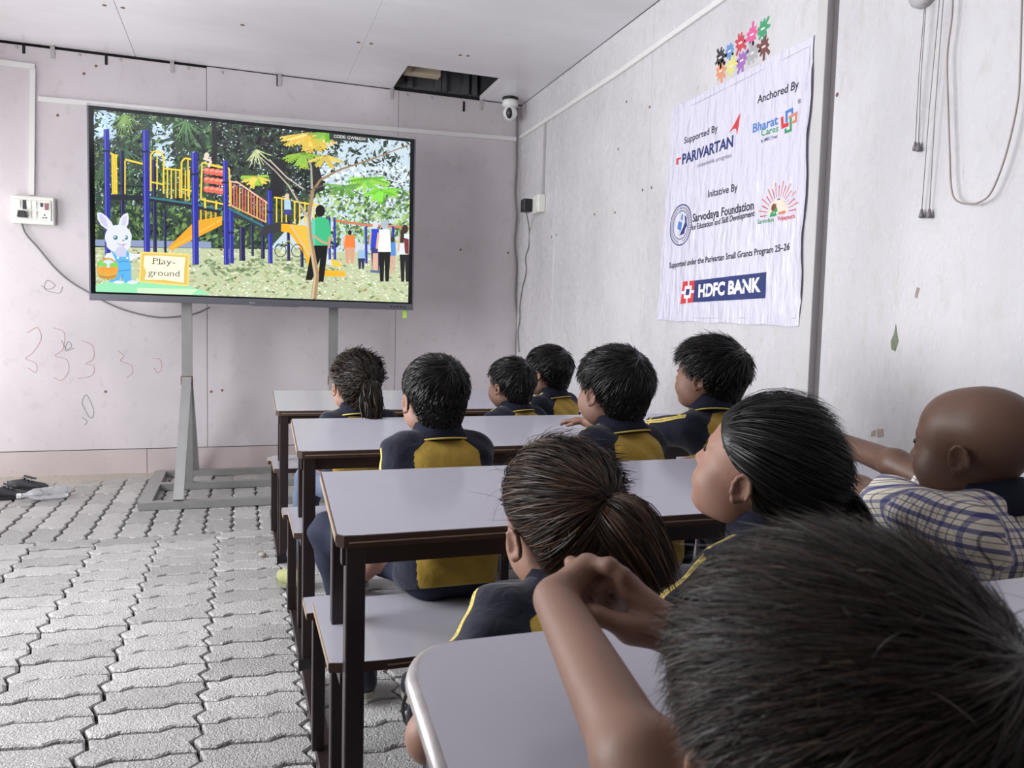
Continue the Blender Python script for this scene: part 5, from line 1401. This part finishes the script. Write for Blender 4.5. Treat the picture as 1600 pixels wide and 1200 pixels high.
    # trousers
    tr = [Cone(Pv - side_ * .036 - up * .016, Pv + side_ * .036 - up * .016, .072, .072, .04)]
    for Hp, Kn, An, toe, b in lg:
        e = Kn + (An - Kn) * b.get('hem', .86); u = unit(An - Kn)
        tr += [Cone(Hp, Kn, .058, .050, .03), Cone(Kn, An, .050, .040, .02, (e, u))]
    V, Q = surface(tr, max(h, .005), wr); V = relax(V, Q, 1, .4)
    link('trousers', np_mesh('trousers', V - loc, Q, trousers or M_TROU), root)
    # shoes
    for Hp, Kn, An, toe, b in lg:
        t = unit(np.array(toe) * np.array([1, 1, 0])); g = np.array([An[0], An[1], max(An[2] - .065, 0)])
        w = np.cross(t, Z); mS = b.get('mat') or mat('school_shoe', rgb(*shoe_col), .5, var=.2, scale=30)
        F_ = [Cone(An + Z * .004, g + Z * .035 - t * .008, .032, .030, .01), Cone(g + Z * .034 - t * .008, g + Z * .026 + t * .085, .031, .024, .02), Cone(g + Z * .028 + t * .05 - w * .008, g + Z * .028 + t * .05 + w * .008, .026, .026, .02)]
        V, Q = surface(F_, .0045, lambda F, x, y, z: np.maximum(F, g[2] + .010 - z)); so_ = link('shoe', np_mesh('shoe', relax(V, Q, 1) - loc, Q, mS), root)
        ol = [(g + t * a + w * c) for a, c in ((-.040, .012), (-.034, .028), (.0, .031), (.045, .036), (.085, .030), (.108, .014), (.112, 0), (.108, -.014), (.085, -.030), (.045, -.036), (0, -.031), (-.034, -.028), (-.040, -.012))]
        n_ = len(ol); part('sole', MB().add([p - loc for p in ol] + [p + Z * .016 - loc for p in ol], [tuple(range(n_ - 1, -1, -1)), tuple(range(n_, 2 * n_))] + [(i, (i + 1) % n_, n_ + (i + 1) % n_, n_ + i) for i in range(n_)]), b.get('sole') or mat('pale_sole', rgb(150, 146, 136), .7), so_)
    # hair and eyes
    if hairargs is not None:
        V, Q, tn = make_hair(H, Rh, hs, max(h, .0035), **hairargs)
        link('hair', np_mesh('hair', V - loc, Q, HAIRS[hair], {'tint': tn}), root)
    if eye:
        for q in (-1, 1):
            ec = H + Rh @ (np.array((q * .030, .0665, .001)) * hs)
            eo = part('eye', MB().lathe([(.001, -.0125), (.008, -.009), (.012, 0), (.0128, .004), (.0105, .009), (.006, .012), (.001, .0132)], ec - loc, 14, np.stack([Rh[:, 0], Rh[:, 2] * -1, Rh[:, 1]], 1) * hs * .98), M_EYEW, root, True)
            part('iris', MB().lathe([(.0052, .0112), (.0048, .0132), (.001, .0138)], ec - loc, 12, np.stack([Rh[:, 0], Rh[:, 2] * -1, Rh[:, 1]], 1) * hs), M_EYEB, eo, True)
            lash = [H + Rh @ (np.array((q * (.030 + .016 * sin(w)), .080 - .006 * abs(sin(w)) ** 2, .007 - .004 * sin(w) ** 2)) * hs) - loc for w in np.linspace(-1.2, 1.2, 9)]
            part('eyelash', MB().tube(lash, .0016, 5), M_EYEB, eo, True)
    return dict(N=N_, Pv=Pv, H=H, R=Rh, T=T, root=root, loc=loc, X=X, Y=Y)
# ================================================================== the children
boy = dict(style='boy', n=3200, length=.045, width=.0022, lift=.0015, thick=.006, wild=.10)
# front bench row (behind the frontmost desk)
child('girl with messy curly dark hair at the front desk, left of the short-haired boys', hit((556, 603), 1, 2.72), pitch=.10, hair='soft', h=.0052, skin='b',
      hairargs=dict(style='girl', n=3000, length=.10, width=.0026, tail=(0.012, -.100, .040), tail_len=.15, tail_r=.040, wild=.16, curl=.30, lift=.0015, seed=1, thick=.006, flyaway=130, fly_len=.05),
      legs={'L': dict(knee=(.24, 2.86, .44), ankle=(.20, 2.95, .08), toe=(-.5, .8, 0), mat=mat('olive_canvas_shoe', rgb(150, 150, 104), .8, var=.2, scale=40), sole=mat('olive_sole', rgb(120, 122, 92), .8))}, trousers=M_JEAN)
child('short-haired boy at the front desk, his collar just above the second desk', hit((798, 603), 1, 2.72), pitch=.10, hs=.95, h=.0055, hairargs=dict(boy, n=2600, width=.0026, seed=2), lean=.06)
child('dark-haired boy at the front desk, rightmost there and partly behind another boy', hit((856, 583), 1, 2.92), pitch=.06, h=.0055, hairargs=dict(boy, n=2600, width=.0026, seed=3))
# second bench row
dH = hit((679, 623), 1, 1.84)
child('short-haired boy with a mustard backed polo at the left of the second desk', dH, pitch=.10, h=.0038, skin='b', hs=.98, hairargs=dict(boy, n=5200, width=.0017, length=.030, seed=4, thick=.004), 
      arms={'L': dict(elbow=(.335, 1.735, .555), wrist=(.275, 1.775, .428), dir=(-.35, .6, -.5), palm=(0, .2, -1), curl=.25)},
      legs={'L': dict(knee=(.215, 1.97, .475), ankle=(.31, 2.02, .09), toe=(.2, 1, 0)), 'R': dict(ankle=(.445, 1.93, .085))}, pel=(.450, 1.715, .462))
child('boy with thick dark hair in the middle of the second desk row', hit((958, 612), 1, 1.84), pitch=.10, h=.0038, skin='b', hs=1.06, yaw=.26, hairargs=dict(boy, n=5600, width=.0017, length=.050, seed=5, thick=.008, part_side=.3), pel=(.95, 1.72, .462))
fH = hit((1108, 590), 1, 1.95)
child('boy with spiky hair in the second desk row, arm stretched along the desk', fH, pitch=.16, yaw=.52, face=.04, h=.0038, skin='a', hs=1.05, eye=True, hairargs=dict(boy, n=5600, width=.0017, length=.048, seed=6, thick=.009, lift=.004, wild=.20),
      arms={'L': dict(elbow=(1.12, 2.03, .70), wrist=(1.02, 2.20, .715), dir=(-.5, .8, 0), curl=.3)}, pel=(1.33, 1.80, .465))
# third bench row
gH = hit((876, 822), 1, .965)
child('girl with loose messy brown ponytail, just in front of the clasped hands', gH, pitch=.02, roll=-.10, yaw=.10, h=.0032, skin='b', hs=.97, hair='brown', seat=.385,
      hairargs=dict(style='girl', n=9000, length=.12, width=.0012, tail=(.006, -.096, .056), tail_len=.092, tail_r=.044, tail_dir=(.45, -.30, -.9), wild=.14, seed=7, thick=.004, lift=.0025, flyaway=260, fly_len=.065),
      arms={'L': dict(elbow=CP + ray((676, 1150)) * .84, wrist=(.290, .980, .500), dir=(.4, 1, -.2))}, pel=(.385, .83, .462), sleeve=.93)
hH = hit((1184, 742), 1, .975)
child('girl with long black tied hair, face tilted up, in the third desk row', hH, pitch=.40, yaw=.56, roll=.04, h=.0030, skin='b', hs=1.0, hair='black', eye=True,
      hairargs=dict(style='girl', n=9500, length=.12, width=.0012, tail=(.052, -.084, .022), tail_len=.12, tail_r=.030, tail_dir=(.75, -.45, -.75), wild=.10, seed=8, thick=.007, flyaway=260, fly_len=.055),
      arms={'L': dict(elbow=(.60, .99, .56), wrist=(.58, 1.12, .50))}, pel=(.77, .86, .462))
iH = hit((1522, 702), 1, .885)
child('shaven-headed child in a blue plaid shirt reaching forward on the right', iH, pitch=.02, yaw=.32, neck_off=(0, -.026, -.084), h=.0030, skin='c', hs=.94, hairargs=None, shirt='plaid', eye=True, face=.30, sw_=.098,
      arms={'L': dict(elbow=(1.02, 1.07, .730), wrist=(1.10, 1.27, .745), dir=(.45, .9, -.05), curl=.3), 'R': dict(elbow=(1.15, 1.12, .765), wrist=(1.17, 1.32, .785), dir=(.1, 1, -.1), curl=.3)}, pel=(1.055, .79, .462), sleeve=.72)
# the boy in the foreground with clasped hands
jH = CP + ray((1303, 1176)) * .425
def at_(px, depth): return CP + ray(px) * depth
E_L, W_L = at_((1000, 1195), .475), at_((868, 938), .665)
W_R, E_R = at_((1052, 985), .665), at_((1330, 1075), .60)
def fing(pts, r0=.0078, r1=.0062):
    pts = [at_(p[:2], p[2]) for p in pts]; m_ = len(pts) - 1
    return [Cone(a, b, r0 + (r1 - r0) * i / m_, r0 + (r1 - r0) * (i + 1) / m_, .0035) for i, (a, b) in enumerate(zip(pts[:-1], pts[1:]))]
def plate(pts, r, k=.010): return [Cone(at_(a[:2], a[2]), at_(b[:2], b[2]), r, r * .92, k) for a, b in pts]
lh = plate([((868, 930, .668), (918, 886, .682)), ((872, 938, .680), (926, 894, .700)), ((880, 945, .690), (930, 905, .715))], .0135)
lh += fing([(918, 884, .680), (952, 884, .668), (974, 899, .664), (982, 907, .668)]) + fing([(926, 890, .692), (960, 894, .684), (980, 914, .682), (984, 926, .688)]) + fing([(930, 900, .704), (962, 910, .700), (978, 930, .700)]) + fing([(930, 908, .716), (955, 922, .716), (966, 940, .716)])
lh += fing([(880, 905, .690), (900, 888, .705), (892, 879, .716)], .0085, .0068)
rh = plate([((1045, 975, .662), (985, 925, .672)), ((1040, 985, .672), (975, 935, .690)), ((1036, 992, .682), (975, 948, .704))], .0140)
rh += fing([(985, 922, .672), (955, 905, .676), (936, 925, .678), (938, 945, .680)]) + fing([(975, 932, .688), (946, 918, .694), (926, 938, .694), (930, 956, .692)]) + fing([(975, 946, .702), (944, 938, .706), (924, 955, .702)]) + fing([(970, 958, .712), (942, 956, .712), (928, 970, .706)])
rh += fing([(1020, 985, .658), (975, 978, .650), (935, 962, .654), (922, 954, .660)], .0105, .0070)
rh += plate([((1048, 990, .664), (985, 985, .660))], .0135)
child('dark-haired boy in the immediate foreground, seen from behind with clasped hands', jH, pitch=.08, yaw=-.12, roll=.0, hs=1.04, h=.0030, skin='d', hair='fore',
      hairargs=dict(style='boy', n=22000, length=.055, width=.00055, seed=9, thick=.008, lift=.002, wild=.14, whorl=(.035, -.062, .085), flyaway=500, fly_len=.035, fly_w=.8),
      arms={'L': dict(elbow=E_L, wrist=W_L, hand=False, prims=lh), 'R': dict(elbow=E_R, wrist=W_R, hand=False, prims=rh)}, pel=(jH[0] + .02, jH[1] - .16, .462), sleeve=.55)

# black strap dangling from the third bench
Q = [CP + ray(p) * d for p, d in (((664, 1052), 1.42), ((640, 1075), 1.45), ((630, 1105), 1.50), ((634, 1128), 1.56), ((650, 1150), 1.62), ((662, 1178), 1.64))]
tag(part('bag_strap', MB().tube(smoothpath(Q, 5), .0035, 6), M_BLACK, None, True), 'thin black strap dangling below the bench of the third desk', 'strap')
